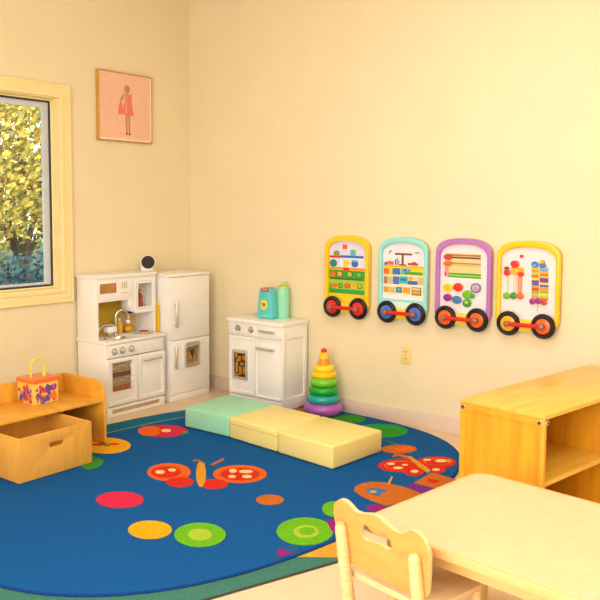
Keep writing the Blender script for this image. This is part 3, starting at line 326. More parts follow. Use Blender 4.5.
# added ceiling fittings, unseen above the frame, as housings for the added lamps
for x, y in ADDED_CEILING_LIGHTS:
    t = thing('added_ceiling_light', {3.0: 'added unseen ceiling light panel nearest the wall with the play panels', 2.6: 'added unseen ceiling light panel behind the viewer on the window side', 5.0: 'added unseen ceiling light panel over the right end of the golden cabinet', 4.9: 'added unseen ceiling light panel in the rear right corner of the room'}[x], 'ceiling light', (x, y, CEIL), 0, 'added ceiling light panels')
    b = MB(); b.prism(rect(-.63, -.33, .63, .33), -0.05, 0, WHITE, 0.003, holes=[rect(-.59, -.29, .59, .29)]); b.build('frame', t)
    b = MB(); b.box((-.59, -.29, -.04), (.59, .29, -.03), mat('added_light_diffuser', (255, 246, 228), 0.6, emit=2.0), 0.001); b.build('diffuser', t)

# ------------------------------------------------------------------ outside the window
GRASS = mat('lawn', (96, 120, 62), 0.9, 0.25, 2)
tag(MB().box((-30, -25, -0.5), (-0.35, 25, -0.35), GRASS, 0).build('lawn'), 'green lawn outside the window', 'lawn', kind='stuff')
def leafy(name, label, loc, cz, rad, cols, n, leaf, trunk_h, seed):
    rnd = random.Random(seed)
    t = thing(name, label, 'tree' if trunk_h else 'hedge', loc)
    ms = [mat('leaf_%d_%d_%d' % c, c, 0.7, 0.1, 5) for c in cols]
    bm = bmesh.new()
    for k in range(n):
        while True:
            p = Vector((rnd.uniform(-1, 1), rnd.uniform(-1, 1), rnd.uniform(-1, 1)))
            if 0.25 < p.length < 1: break
        q = 0.86 + 0.2 * math.sin(p.x * 7 + seed) * math.sin(p.y * 6 + p.z * 5)
        c = Vector((p.x * rad[0], p.y * rad[1], p.z * rad[2])) * q + Vector((0, 0, cz))
        a = Vector((rnd.gauss(0, 1), rnd.gauss(0, 1), rnd.gauss(0, 1))).normalized(); e = a.orthogonal().normalized(); h = a.cross(e)
        s = leaf * rnd.uniform(.6, 1.3)
        f = bm.faces.new([bm.verts.new(c + e * s), bm.verts.new(c + h * s * .6), bm.verts.new(c - e * s), bm.verts.new(c - h * s * .6)])
        f.material_index = rnd.randrange(len(ms))
    me = bpy.data.meshes.new('crown'); bm.to_mesh(me); bm.free()
    for m in ms: me.materials.append(m)
    o = bpy.data.objects.new('crown', me); C.objects.link(o); o.parent = t
    if trunk_h:
        bk = mat('bark', (92, 78, 62), 0.9, 0.2, 12, bump=0.5, bscale=40)
        b = MB(); b.tube([(0, 0, 0), (0.05, 0.03, trunk_h * .5), (0, 0, trunk_h), (0.1, -.05, cz + .3)], 0.14, bk, r_end=0.05)
        for k in range(5):
            a = k * 1.3; b.tube([(0, 0, trunk_h * .9), (math.cos(a) * rad[0] * .35, math.sin(a) * rad[1] * .35, cz), (math.cos(a) * rad[0] * .6, math.sin(a) * rad[1] * .6, cz + rad[2] * .4)], 0.05, bk, n=8, r_end=0.015)
        b.build('trunk', t)
    return t
leafy('autumn_tree', 'yellow autumn tree seen through the window on the left', (-6.6, 2.9, -0.33), 2.75, (2.2, 2.9, 2.0), [(222, 190, 60), (200, 168, 48), (158, 156, 62), (236, 212, 96)], 26000, 0.05, 0.9, 3)
leafy('autumn_tree', 'green-yellow tree farther back beyond the yellow autumn tree', (-10.5, 9.4, -0.33), 3.2, (2.6, 3.0, 2.4), [(150, 160, 80), (110, 134, 74), (190, 176, 84)], 12000, 0.07, 1.8, 5)
leafy('hedge', 'dark blue-green hedge under the trees outside the window', (-3.2, 1.3, -0.34), 0.70, (1.0, 3.4, 0.66), [(70, 104, 92), (52, 84, 74), (96, 124, 106)], 12000, 0.035, 0, 9)

# ------------------------------------------------------------------ rugs
COL = {'red2': (222, 50, 34), 'redp': (226, 48, 84), 'orange': (240, 108, 30), 'orangeb': (206, 112, 38), 'orange2': (244, 150, 40), 'amber': (248, 178, 24), 'amber2': (226, 160, 46),
       'cream': (244, 216, 150), 'cream2': (246, 232, 200), 'green': (44, 168, 60), 'green2': (62, 150, 52), 'lime': (112, 190, 32), 'lime2': (176, 204, 60), 'magenta': (158, 36, 128), 'purple': (120, 54, 150),
       'blue': (48, 104, 196), 'blue2': (62, 122, 190), 'blue3': (36, 96, 150), 'yellow': (250, 214, 40), 'red': (214, 40, 34), 'olive': (150, 156, 60), 'cyan': (70, 190, 214), 'teal': (24, 140, 128), 'white': (248, 246, 240), 'white2': (244, 238, 228),
       'dark': (64, 84, 44), 'darkg': (40, 104, 62), 'grey': (120, 122, 132), 'grey2': (196, 192, 196), 'lilac': (186, 174, 212), 'brown': (122, 74, 48), 'brown2': (176, 120, 96), 'tan': (214, 190, 130), 'redb': (198, 66, 44), 'pink': (232, 150, 160), 'salmon': (238, 142, 108)}
def rugmat(k, c): return mat('rug_' + k, c, 0.95, 0.10, 90, bump=0.9, bscale=420, spec=0.1)
RUGBLUE = rugmat('blue', (20, 92, 160)); RUGTEAL = rugmat('teal', (28, 112, 142)); RUGBIND = rugmat('binding', (22, 66, 138)); RUGLINE = rugmat('line', (150, 178, 130)); RUGMAG = rugmat('edge_purple', (92, 60, 140))
def sell(cx, cy, a, bb, n, m=120, t0=0, t1=2 * math.pi):
    P = []
    for k in range(m):
        t = t0 + (t1 - t0) * k / m; c, s = math.cos(t), math.sin(t)
        P.append((cx + a * math.copysign(abs(c) ** (2 / n), c), cy + bb * math.copysign(abs(s) ** (2 / n), s)))
    return P
RC = (1.605, -1.505, 1.145, 1.49, 2.75, -0.0995)
Z0, ZR = 0.004, 0.015
def inset_sell(d, **k):
    c, s = math.cos(RC[5]), math.sin(RC[5]); out = []
    for x, y in sell(0, 0, RC[2] - d, RC[3] - d, RC[4], **k):
        out.append((RC[0] + c * x - s * y, min(RC[1] + s * x + c * y, -.014 - d)))
    return out
b = MB()
b.prism(inset_sell(0), Z0, ZR - 0.005, RUGBIND, 0.004)
b.prism(inset_sell(0.012), ZR - 0.006, ZR - 0.004, RUGBLUE, 0)
# teal border along the left side of the oval, with a pale line inside it
arc = inset_sell(0.012, m=60, t0=math.radians(135), t1=math.radians(235))
arci = [(x * .86 + .14 * 1.62, y * .9 + .1 * -1.45) for x, y in arc]
b.prism(arc + arci[::-1], ZR - .0045, ZR - 0.0036, RUGTEAL, 0)
arcj = [(x * .852 + .148 * 1.62, y * .893 + .107 * -1.45) for x, y in arc]
b.prism(arci + arcj[::-1], ZR - .0045, ZR - 0.0036, RUGLINE, 0)
lev = ZR - 0.0033
for k, (c, pts) in enumerate(RUG):
    b.prism(pts, ZR - 0.005, lev + 0.00004 * k, rugmat(c, COL[c]), 0)
tag(b.build('oval_rug'), 'large oval blue rug with butterflies, leaves and fruit, on the vinyl floor', 'rug')
b = MB()
vx, vy = 0.33, 0.944; ex, ey = 2.905, -1.83
def rp(l, w): return (ex - vx * l - vy * w, ey - vy * l + vx * w)
b.prism([rp(0, 0), rp(1.5, 0), rp(1.5, 1.1), rp(0, 1.1)], 0, 0.0028, mat('mat_binding', (52, 52, 46), 0.8), 0)
b.prism([rp(.012, .014), rp(1.488, .014), rp(1.488, 1.08), rp(.012, 1.08)], 0.0026, 0.0036, rugmat('mat_teal', (70, 128, 112)), 0)
b.prism([rp(.012, .014), (2.845, -1.955), (2.55, -2.17), rp(.5, .7), rp(.012, .7)], 0.0034, 0.0039, rugmat('mat_orange', (236, 168, 60)), 0)
tag(b.build('floor_mat'), 'flat teal and orange floor mat poking out from under the oval rug', 'mat')

# ------------------------------------------------------------------ toy kitchen
def bar_handle(parent, p0, p1, out, r=0.008, name='handle'):
    p0, p1, out = Vector(p0), Vector(p1), Vector(out); d = (p1 - p0) * 0.1
    b = MB(); b.cyl(p0 + out, p1 + out, r, HANDLE, bev=0.002, n=16)
    for q in (p0 + d, p1 - d): b.cyl(q - out * 0.05, q + out, r * .75, HANDLE, n=12)
    return b.build(name, parent)
def shaker_door(parent, plane, x0, x1, z0, z1, d, m=WHITE, st=0.028, hole=None, name='door', sgn=1):
    """a framed door lying at depth d; plane 'yz' faces +x, plane 'xz' faces -y"""
    b = MB(); t = 0.014 * sgn
    b.prism(rect(x0, z0, x1, z1), d, d + t, m, 0.0022, holes=[rect(x0 + st, z0 + st, x1 - st, z1 - st)], plane=plane)
    hs = [rect(*hole)] if hole else []
    b.prism(rect(x0 + st - .001, z0 + st - .001, x1 - st + .001, z1 - st + .001), d, d + t * 0.45, m, 0.001, holes=hs, plane=plane)
    return b.build(name, parent)

K = thing('toy_kitchen', 'white wooden toy kitchen with hutch, sink and oven beside the toy refrigerator', 'toy kitchen', (0.02, -1.122, 0))
kx = 0.31; kw = 0.522                       # local: x 0..kx depth, y 0..kw width
def front(y, z): return y                     # helper for readability
b = MB()
b.box((0, 0, 0), (kx - .014, .018, .497), WHITE); b.box((0, kw - .018, 0), (kx - .014, kw, .497), WHITE)
b.box((0, .018, .055), (kx - .02, kw - .018, .072), WHITE, .001); b.box((0, .018, .4), (kx - .014, kw - .018, .497), WHITE, .001)
b.box((0, .018, .0), (.01, kw - .018, .497), WHITE, .001)
b.prism(rect(0, 0, kw, .062), kx - .014, kx + .002, WHITE, .002, holes=[rect(.04, .018, kw - .045, .046)], plane='yz')
b.box((kx - .024, .035, .014), (kx - .010, kw - .035, .05), mat('kick_slot', (206, 178, 140), .6), .001)
b.build('body', K)
b = MB()
sink = ellipse(.215, .15, .055, .08)
b.prism(rect(-.005, -.007, kx + .011, kw + .007), .497, .518, WHITE, .004, holes=[sink]); b.build('countertop', K)
b = MB(); b.prism(ellipse(.215, .15, .062, .087), .518, .522, CHROME, .001, holes=[ellipse(.215, .15, .0525, .0775)])
b.lathe([(.001, .462), (.05, .463), (.064, .48), (.0685, .519), (.064, .519), (.045, .47), (.001, .467)], CHROME, mx=Matrix.Translation((.215, .15, 0)) @ Matrix.Diagonal((.8, 1.15, 1, 1)))
b.build('sink', K)
b = MB(); b.box((kx - .014, .004, .402), (kx, kw - .004, .494), WHITE, .002); b.build('control_panel', K)
for y in (.062, .133, .212):
    b = MB(); b.cyl((kx, y, .448), (kx + .006, y, .448), .0255, HANDLE, bev=.001); b.cyl((kx + .006, y, .448), (kx + .02, y, .448), .017, HANDLE, r1=.013, bev=.002)
    b.box((kx + .018, y - .003, .435), (kx + .026, y + .003, .461), HANDLE, .001); b.build('knob', K)
# oven door
od = shaker_door(K, 'yz', .006, .273, .074, .396, kx - .014, hole=(.052, .17, .216, .366), name='oven_door')
b = MB()
b.box((kx - .02, .045, .165), (kx - .012, .222, .37), mat('oven_interior_warm', (150, 108, 70), .5, wood=(196, 132, 74), scale=14, stretch=(1, 1, 3)), 0); b.build('oven_window', od)
b = MB()
for z, c in ((.175, (198, 110, 44)), (.222, (196, 178, 128)), (.268, (120, 92, 72)), (.318, (190, 170, 122))):
    b.box((kx - .0135, .055, z), (kx - .009, .213, z + .034), mat('oven_food_%d' % c[0], c, .6, .25, 60), .001)
b.build('pretend_food', od)
b = MB()
for z in (.172, .213, .258, .304, .35, .361): b.cyl((kx - .004, .05, z), (kx - .004, .218, z), .0036, CHROME, n=10)
b.build('oven_rack', od)
cd = shaker_door(K, 'yz', .279, .529, .074, .396, kx - .014, name='cupboard_door')
bar_handle(cd, (kx, .31, .352), (kx, .478, .352), (.02, 0, 0))
b = MB(); b.box((kx, .402, .43), (kx + .0015, .48, .442), mat('logo_plate', (255, 252, 246), .4), 0); b.build('name_plate', K)
# hutch
hx = 0.205; hw = .54
b = MB()
b.box((0, 0, .518), (hx, .02, .936), WHITE); b.box((0, hw - .02, .518), (hx, hw, .936), WHITE)
b.box((.09, .318, .67), (hx, .334, .936), WHITE, .001)
b.box((0, .02, .775), (hx, .32, .793), WHITE, .0015); b.box((.09, .318, .67), (hx, hw - .02, .688), WHITE, .0015); b.box((.09, .33, .68), (.1, hw - .02, .936), WHITE, .0015)
b.box((hx - .012, .019, .917), (hx - .0005, hw - .019, .936), WHITE, .001)
b.box((hx - .03, .285, .715), (hx, .32, .775), WHITE, .001)
b.build('hutch', K)
b = MB(); b.box((0, .02, .518), (.008, .37, .775), mat('yellow_backsplash', (222, 184, 36), .5, .05, 8), 0); b.box((0, .37, .518), (.0085, hw - .02, .775), mat('tan_backsplash', (226, 196, 130), .5, .03, 8), 0)
b.box((0, .02, .775), (.008, hw - .02, .936), WHITE, 0); b.build('backsplash', K)
b = MB(); b.box((-.005, -.007, .935), (hx + .01, hw + .005, .958), WHITE, .004, 3); b.build('hutch_top', K)
MZ = .018
md = MB(); md.prism(rect(.022, .79, .332, .917), hx - .012, hx + .003, WHITE, .002, holes=[rect(.032, .832, .18, .9)], plane='yz')
md.box((hx - .01, .03, .828), (hx - .004, .184, .904), mat('microwave_window', (196, 140, 72), .4, .12, 18, stretch=(1, 1, 6)), 0)
for k in range(3):
    md.box((hx + .003, .222 + k * .018, .858), (hx + .006, .231 + k * .018, .904), mat('button_grey', (214, 200, 176), .4), .0008)
md = md.build('microwave_door', K)
b = MB()
for k in range(4): b.box((hx + .003, .212 + k * .016, .822), (hx + .006, .22 + k * .016, .831), mat('button_grey', (214, 200, 176), .4), .0008)
b.build('microwave_button', md)
gd = shaker_door(K, 'yz', .336, .536, .672, .917, hx - .012, st=.02, hole=(.37, .712, .502, .882), name='glass_door')
b = MB(); b.prism(rect(.36, .7, .514, .896), hx - .004, hx + .004, WHITE, .001, holes=[rect(.371, .714, .501, .882)], plane='yz'); b.build('window_frame', gd)
# faucet
b = MB()
pts = [(.11, .245, .518 + .03 * k) for k in range(0, 5)]
for k in range(0, 13):
    a = math.pi * k / 12; pts.append((.13 - .02 * math.cos(a), .285 - .04 * math.cos(a), .645 + .05 * math.sin(a)))
pts += [(.15, .325, .61)]
b.tube(pts, .011, CHROME, n=14); b.cyl((.11, .245, .518), (.11, .245, .53), .02, CHROME, bev=.002)
b.cyl((.15, .325, .622), (.15, .325, .6), .0145, WHITE, bev=.002)
b.build('faucet', K)
b = MB()
b.box((.115, .13, .55), (.175, .205, .592), WHITE, .008, 3)
b.tube([(.145, .2, .596), (.145, .16, .606), (.15, .1, .606), (.16, .055, .585), (.16, .04, .56)], .009, CHROME, n=12)
b.box((.12, .15, .518), (.145, .2, .552), CHROME, .004)
b.build('tap_lever', K)

tag(MB().lathe([(0.0005, 0), (.04, 0), (.062, .012), (.064, .014), (.058, .015), (.038, .006), (.0005, .005)], plastic('plate_rim', (240, 226, 214)), mx=Matrix.Identity(4)).build('toy_plate', loc=(0.21, -0.685, 0.518)), 'small pale toy plate on the kitchen counter below the glass door', 'toy plate')
tag(MB().lathe([(0.0005, 0), (.034, 0), (.038, .006), (.03, .014), (.0005, .016)], plastic('sauce_red', (190, 44, 30)), mx=Matrix.Identity(4)).build('toy_food', loc=(0.21, -0.685, 0.5245)), 'round red play food lying on the small toy plate', 'toy food')
t = thing('toy_bottle', 'clear amber toy bottle standing on the kitchen counter behind the faucet', 'toy bottle', (0.075, -0.80, 0.518))
MB().lathe([(.0005, 0), (.026, 0), (.028, .01), (.028, .07), (.014, .092), (.0005, .092)], plastic('amber_bottle', (236, 180, 60), .2), mx=Matrix.Identity(4)).build('bottle_body', t)
MB().lathe([(.0005, .092), (.013, .092), (.013, .112), (.0005, .113)], plastic('white_cap', (240, 236, 226)), mx=Matrix.Identity(4)).build('cap', t)
tag(MB().ball((0, 0, .026), .027, plastic('lemon', (240, 184, 22)), (1.2, 1.4, .95)).build('toy_lemon', loc=(0.075, -0.715, 0.518)), 'yellow toy lemon on the kitchen counter beside the amber bottle', 'toy fruit')
t = thing('toy_figure', 'small reddish toy figure behind the glass door of the hutch', 'toy figure', (0.16, -0.672, 0.688))
MB().lathe([(.0005, 0), (.022, 0), (.02, .04), (.017, .075), (.02, .1), (.012, .112), (.0005, .114)], plastic('figure_dress', (170, 84, 66)), n=20, mx=Matrix.Identity(4)).build('dress', t)
MB().ball((0, 0, .128), .017, plastic('figure_face', (226, 158, 122))).build('head', t)

# yellow tray between kitchen and refrigerator
tag(MB().prism(rrect(-.1, 0, .1, .33, .09, 8), -.005, .005, plastic('tray_yellow', (246, 196, 20)), .003, plane='xz').build('toy_tray', loc=(0.135, -0.5605, 0.47)), 'yellow rounded plastic tray wedged between the toy kitchen and the refrigerator', 'tray')
bpy.data.objects['toy_tray'].location.z = 0.43

# small round speaker on the hutch
t = thing('round_speaker', 'small round black-faced speaker in a white stand on top of the toy kitchen', 'speaker', (0.125, -0.562, 0.958), math.radians(46))
t.scale = (1.12, 1.12, 1.1)
b = MB()
tilt = Matrix.Translation((0, 0, .058)) @ Matrix.Rotation(math.radians(90), 4, 'X')
b.lathe([(.0005, -.03), (.034, -.028), (.046, -.01), (.05, .012), (.047, .02), (.043, .018), (.0005, .015)], WHITE, mx=tilt); b.build('shell', t)
b = MB(); b.lathe([(.0005, .0145), (.0435, .0165), (.0425, .022), (.03, .0255), (.0005, .027)], mat('speaker_mesh', (58, 50, 42), .8, .2, 300, bump=.8, bscale=500), mx=tilt); b.build('grille', t)
b = MB(); b.box((-.045, -.016, 0), (.035, .026, .012), WHITE, .004); b.prism([(-.045, .0), (-.01, .0), (-.012, .03), (-.03, .055), (-.046, .05)], -.008, .02, WHITE, .003, plane='xz'); b.build('stand', t)

# ------------------------------------------------------------------ toy refrigerator
Fd = thing('toy_refrigerator', 'white two-door toy refrigerator in the corner right of the toy kitchen', 'toy refrigerator', (0.02, -0.54, 0))
fx, fw, fh = .31, .41, .937
b = MB(); b.box((0, 0, 0), (fx - .016, fw, fh - .02), WHITE, .003); b.box((fx - .016, .0, 0), (fx - .004, fw, .044), WHITE, .002); b.build('body', Fd)
b = MB(); b.box((-.004, -.002, fh - .02), (fx + .003, fw + .001, fh), WHITE, .004, 3); b.build('top', Fd)
b = MB(); b.box((fx - .016, .004, .452), (fx, fw - .002, fh - .024), WHITE, .003); fz = b.build('freezer_door', Fd)
b = MB(); b.box((fx - .016, .004, .048), (fx, fw - .002, .446), WHITE, .003); rd = b.build('refrigerator_door', Fd)
bar_handle(fz, (fx, .049, .548), (fx, .049, .735), (.02, 0, 0), .0095)
bar_handle(rd, (fx, .04, .24), (fx, .04, .415), (.02, 0, 0), .0095)
b = MB(); b.prism(rrect(.138, .238, .292, .422, .018), fx, fx + .016, HANDLE, .004, holes=[rect(.154, .265, .276, .392)], plane='yz')
b.cyl((fx + .022, .148, .392), (fx + .022, .284, .4), .006, HANDLE); b.build('dispenser_frame', rd)
b = MB(); b.box((fx - .002, .154, .265), (fx + .003, .276, .392), mat('dispenser_back', (176, 142, 92), .4, .15, 40), 0)
b.box((fx + .003, .175, .292), (fx + .008, .255, .345), mat('dispenser_amber', (214, 150, 70), .4, .2, 50), .001)
b.box((fx + .003, .195, .325), (fx + .013, .235, .365), mat('dispenser_dark', (66, 52, 46), .4), .002)
b.box((fx + .003, .208, .3), (fx + .014, .222, .34), mat('dispenser_dark', (66, 52, 46), .4), .002)
b.build('dispenser', rd)

# ------------------------------------------------------------------ small toy stove cabinet
sw, sd, sh = .508, .272, .616
G = thing('toy_stove', 'white toy stove and washer cabinet standing alone against the wall with two knobs', 'toy stove', (.678, -.296, ZR + .0004), math.radians(-1))
b = MB()
b.box((0, .014, 0), (.016, sd, sh - .026), WHITE); b.box((0, sd - .01, 0), (sw, sd, sh - .026), WHITE, .001)
b.box((.016, .004, 0), (sw - .016, .02, .062), WHITE, .002); b.box((.016, .02, .06), (sw - .016, sd - .01, .075), WHITE, .001)
b.box((.016, .014, .48), (sw - .016, sd - .01, sh - .026), WHITE, .001); b.box((.252, .016, .07), (.262, .2, .5), WHITE, .001)
b.prism(rect(.014, 0, sd, sh - .026), sw - .016, sw - .004, WHITE, .001, plane='yz')
b.prism(rect(0.004, 0, sd, sh - .026), sw - .006, sw + .004, WHITE, .002, holes=[rect(.03, .085, sd - .03, .5)], plane='yz')
b.build('body', G)
b = MB(); b.box((-.008, -.012, sh - .026), (sw + .01, sd + .004, sh), WHITE, .005, 3); b.build('countertop', G)
b = MB(); b.box((.004, 0, .5), (sw - .004, .014, .598), WHITE, .002)
b.prism(rect(.04, .512, .47, .584), -.003, 0.0, WHITE, .001, holes=[rect(.047, .519, .463, .577)], plane='xz'); b.build('control_panel', G)
for x in (.098, .222):
    b = MB(); b.cyl((x, 0, .549), (x, -.007, .549), .023, CHROME, bev=.001); b.cyl((x, -.007, .549), (x, -.024, .549), .015, CHROME, r1=.012, bev=.002)
    b.box((x - .003, -.028, .536), (x + .003, -.02, .563), CHROME, .001); b.build('knob', G)
b = MB(); b.box((.31, -.004, .53), (.445, 0, .566), WHITE, .001)
b.cyl((.305, -.016, .549), (.445, -.016, .549), .0085, HANDLE, bev=.002); b.cyl((.325, 0, .549), (.325, -.016, .549), .006, HANDLE); b.cyl((.425, 0, .549), (.425, -.016, .549), .006, HANDLE)
b.build('panel_handle', G)
d1 = shaker_door(G, 'xz', .006, .254, .072, .494, .014, hole=(.05, .185, .17, .375), name='oven_door', sgn=-1, st=.026)
b = MB(); b.prism(rect(.042, .178, .184, .392), -.006, .01, HANDLE, .003, holes=[rect(.058, .195, .166, .368)], plane='xz'); b.build('window_frame', d1)
b = MB(); b.box((.048, .004, .185), (.176, .012, .38), mat('oven_glow_dark', (70, 44, 24), .3, .2, 30), 0)
for (x0, z0, x1, z1) in ((.06, .2, .1, .215), (.07, .225, .092, .3), (.105, .21, .125, .27), (.115, .28, .15, .3), (.095, .31, .12, .345), (.065, .33, .085, .362), (.14, .22, .158, .27), (.135, .32, .16, .355), (.075, .305, .095, .32)):
    b.box((x0, -.001, z0), (x1, .005, z1), mat('oven_amber', (214, 140, 26), .35, .2, 60), .002)
b.build('window_picture', d1)
d2 = shaker_door(G, 'xz', .258, sw - .008, .072, .494, .014, name='cupboard_door', sgn=-1, st=.012)
bar_handle(d2, (.285, 0, .425), (.445, 0, .425), (0, -.022, 0), .0095)

# teal toy toaster and mint bottle on the stove
ct = sh + ZR + .0006
t = thing('toy_coffee_maker', 'turquoise toy appliance with a yellow dial and red top slot on the toy stove', 'toy appliance', (.928, -.14, ct), math.radians(-2))
TEAL = plastic('turquoise', (92, 210, 214), .35)
b = MB(); b.prism([(-.078, 0), (.078, 0), (.083, .03), (.066, .215), (.055, .228), (-.048, .228), (-.06, .215), (-.084, .03)], -.05, .02, TEAL, .012, seg=3, plane='xz'); b.build('body', t)
t.scale = (.86, 1, .97)
b = MB(); b.box((-.03, -.022, .2225), (.05, .014, .2305), plastic('slot_red', (196, 72, 40)), .003); b.prism(rrect(-.032, .203, .054, .229, .012), -.054, -.048, plastic('slot_red', (196, 72, 40)), .002, plane='xz')
b.prism(rrect(-.018, .214, .042, .222, .004), -.056, -.05, plastic('slot_grey', (196, 200, 196)), .001, plane='xz'); b.build('slot', t)
b = MB(); b.cyl((0, -.05, .105), (0, -.06, .105), .04, plastic('dial_yellow', (240, 226, 84)), bev=.003)
dk = plastic('dial_mark', (66, 110, 84))
for x, z, w, h in ((-.026, .107, .0022, .012), (-.006, .107, .0022, .01), (.003, .114, .011, .0022), (.003, .104, .0022, .012), (.012, .107, .0022, .01), (.018, .107, .0022, .01)): b.box((x - w, -.0615, z - h), (x + w, -.059, z + h), dk, 0)
b.build('dial', t)
b = MB(); b.box((-.008, -.054, .02), (.02, -.049, .03), plastic('tag_yellow', (222, 222, 90)), .001); b.build('brand_tag', t)
t = thing('toy_canister', 'tall mint-green toy canister with a knobbed yellow lid next to the turquoise appliance', 'toy canister', (1.006, -.076, ct))
t.scale = (.84, .84, .9)
MINTP = plastic('mint', (150, 232, 196), .3)
MB().lathe([(.0005, 0), (.05, 0), (.054, .008), (.056, .2), (.052, .235), (.044, .246), (.0005, .246)], MINTP, mx=Matrix.Identity(4)).build('bottle_body', t)
b = MB(); b.lathe([(.0005, .246), (.045, .246), (.044, .256), (.026, .262), (.0005, .262)], plastic('lid_yellow', (206, 214, 70)), mx=Matrix.Identity(4)); b.build('lid', t)
b = MB(); b.ball((0, 0, .276), .018, plastic('knob_green', (160, 224, 140)), (1.15, 1.15, .9)); b.build('lid_knob', t)

# ------------------------------------------------------------------ wall play panels
WOODBACK = mat('panel_backboard', (214, 186, 110), .5, .08, 10)
PWS = (.179, .183, .187, .193)
def arch(w, top, drop, bottom, n=26, p=2.5, foot=True):
    P = []
    for k in range(n + 1):
        x = w - 2 * w * (0.5 - 0.5 * math.cos(math.pi * k / n))
        P.append((x, top - drop + drop * max(0, 1 - abs(x / w) ** p) ** (1 / p)))
    if foot: P += [(-w, .03), (-w + .01, 0.0), (-.15, -.015), (-.06, -.036), (.06, -.036), (.15, -.015), (w - .01, 0.0), (w, .03)]
    else: P += [(-w, bottom), (w, bottom)]
    return P
PANELS = [
 ('yellow play panel with a painted market stall and red-hubbed black wheels, first from the room corner', (252, 208, 22), (250, 214, 40), 'red', 'red', (226, 224, 250), -.02, 'yellow'),
 ('pale blue play panel with painted shop shelves and blue-hubbed black wheels', (150, 226, 226), (214, 240, 232), 'bluehub', 'bluehub', (240, 236, 242), .085, 'yellow'),
 ('purple play panel with an abacus picture and coloured discs above orange-hubbed wheels', (184, 118, 196), (236, 226, 236), 'orangehub', 'orangehub', (242, 234, 238), -.02, 'yellow'),
 ('yellow play panel with mallets and two striped bead columns, one yellow and one orange hub, farthest from the corner', (250, 204, 20), (236, 224, 220), 'yellowhub', 'orangehub', (240, 230, 232), .0, 'yellow'),
]
HUB = {'red': (226, 36, 30), 'bluehub': (70, 112, 202), 'orangehub': (244, 98, 24), 'yellowhub': (248, 176, 24)}
def loft_ring(b, outer, inner, y0, y1, m):
    b.prism(outer, y1, y0, m, .008, holes=[inner], plane='xz', seg=3)
for k, xc in enumerate((1.53, 1.969, 2.397, 2.812)):
    PW = PWS[k]
    lab, fc, lowc, h1, h2, platec, ib, tabc = PANELS[k]
    t = thing('wall_play_panel', lab, 'wall toy', (xc, 0, .747), 0, None)
    FM = plastic('frame_%d_%d' % (k, fc[0]), fc, .25)
    top = .493 if k != 2 else .498
    out = arch(PW, top, .1, 0)
    b = MB(); b.prism(out, -.016, -.001, WOODBACK, .003, plane='xz'); b.build('backboard', t)
    b = MB()
    inn = arch(PW - .026, top - .036, .085, max(ib, -.012), foot=False)
    b.prism(out, -.045, -.016, FM, .007, holes=[inn], plane='xz', seg=3); b.build('frame', t)
    b = MB(); b.prism(arch(PW - .024, top - .034, .087, max(ib, -.012) - .003, foot=False), -.022, -.0155, plastic('plate_%d' % k, platec, .4), 0, plane='xz'); b.build('face_plate', t)
    b = MB()
    for q, (kd, c, x, z, rx, rz) in enumerate(ART[k]):
        d = -.0225 - .00006 * q
        if kd == 'r': b.prism(rect(x - rx, z - rz, x + rx, z + rz), -.0215, d, paint(c, COL[c]), 0, plane='xz')
        elif k < 2 or rx < .0145: b.prism(ellipse(x, z, rx, rz, 20), -.0215, d if k < 2 else -.0325 - .00016 * q, paint(c, COL[c]), 0, plane='xz')
        else:
            e = MB(); e.prism(ellipse(x, z, rx, rz, 24), -.031 - .00015 * q, -.0215, plastic('disc_' + c, COL[c]), .002, plane='xz'); e.build('disc', t)
    if k == 0: b.prism(rect(-.158, -.01, .158, .095), -.0215, -.0223, paint('yellow', COL['yellow']), 0, plane='xz')
    b.build('painted_scene', t)
    if k == 1:
        b = MB(); b.prism(rrect(-.15, .0, .15, .07, .02), -.0465, -.044, plastic('lower_%d' % k, lowc), .001, plane='xz'); b.build('lower_plate', t)
    b = MB(); b.prism(rrect(-.05, -.04, .05, .03, .015), -.049, -.02, plastic('tab_yellow', (246, 214, 60)), .004, plane='xz'); b.build('tab', t)
    # wheels
    rotx = Matrix.Rotation(math.radians(90), 4, 'X')
    for s, h in ((-1, h1), (1, h2)):
        b = MB()
        b.lathe([(.046, .034), (.05, .032), (.062, .034), (.071, .044), (.074, .052), (.071, .06), (.062, .067), (.052, .067), (.046, .061)], RUBBER, 40, Matrix.Translation((s * .1065, 0, 0)) @ rotx)
        w = b.build('wheel', t)
        b = MB(); b.lathe([(.0005, .034), (.0475, .034), (.0475, .06), (.044, .0615), (.0005, .0615)], plastic(h, HUB[h]), 36, Matrix.Translation((s * .1065, 0, 0)) @ rotx); b.build('hub', w)
        b = MB(); b.lathe([(.0005, .06), (.017, .06), (.0175, .085), (.013, .092), (.0005, .094)], mat('axle_cap', (176, 142, 118), .35, .15, 60, metal=.5), 20, Matrix.Translation((s * .1065, 0, 0)) @ rotx); b.build('axle_cap', w)
    b = MB(); b.cyl((-.1, -.076, 0), (.1, -.076, 0), .0125, plastic('rod_red', (216, 34, 30)), n=20); b.build('connecting_rod', t)

# outlet
t = thing('wall_outlet', 'ivory electrical outlet plate low on the wall under the blue play panel', 'outlet', (1.985, 0, .465))
IV = plastic('ivory', (246, 218, 140), .4)
b = MB(); b.box((-.037, -.007, -.06), (.037, -.0005, .06), IV, .003); b.build('cover_plate', t)
for z in (.024, -.024):
    b = MB(); b.prism(rrect(-.017, z - .014, .017, z + .014, .008), -.0095, -.006, IV, .001, plane='xz')
    for x in (-.007, .007): b.box((x - .0016, -.0102, z - .004), (x + .0016, -.009, z + .007), DARK, 0)
    b.cyl((0, -.0102, z - .008), (0, -.009, z - .008), .0022, DARK, n=10); b.build('socket', t)
b = MB(); b.cyl((0, -.008, 0), (0, -.006, 0), .003, CHROME, n=10); b.build('screw', t)

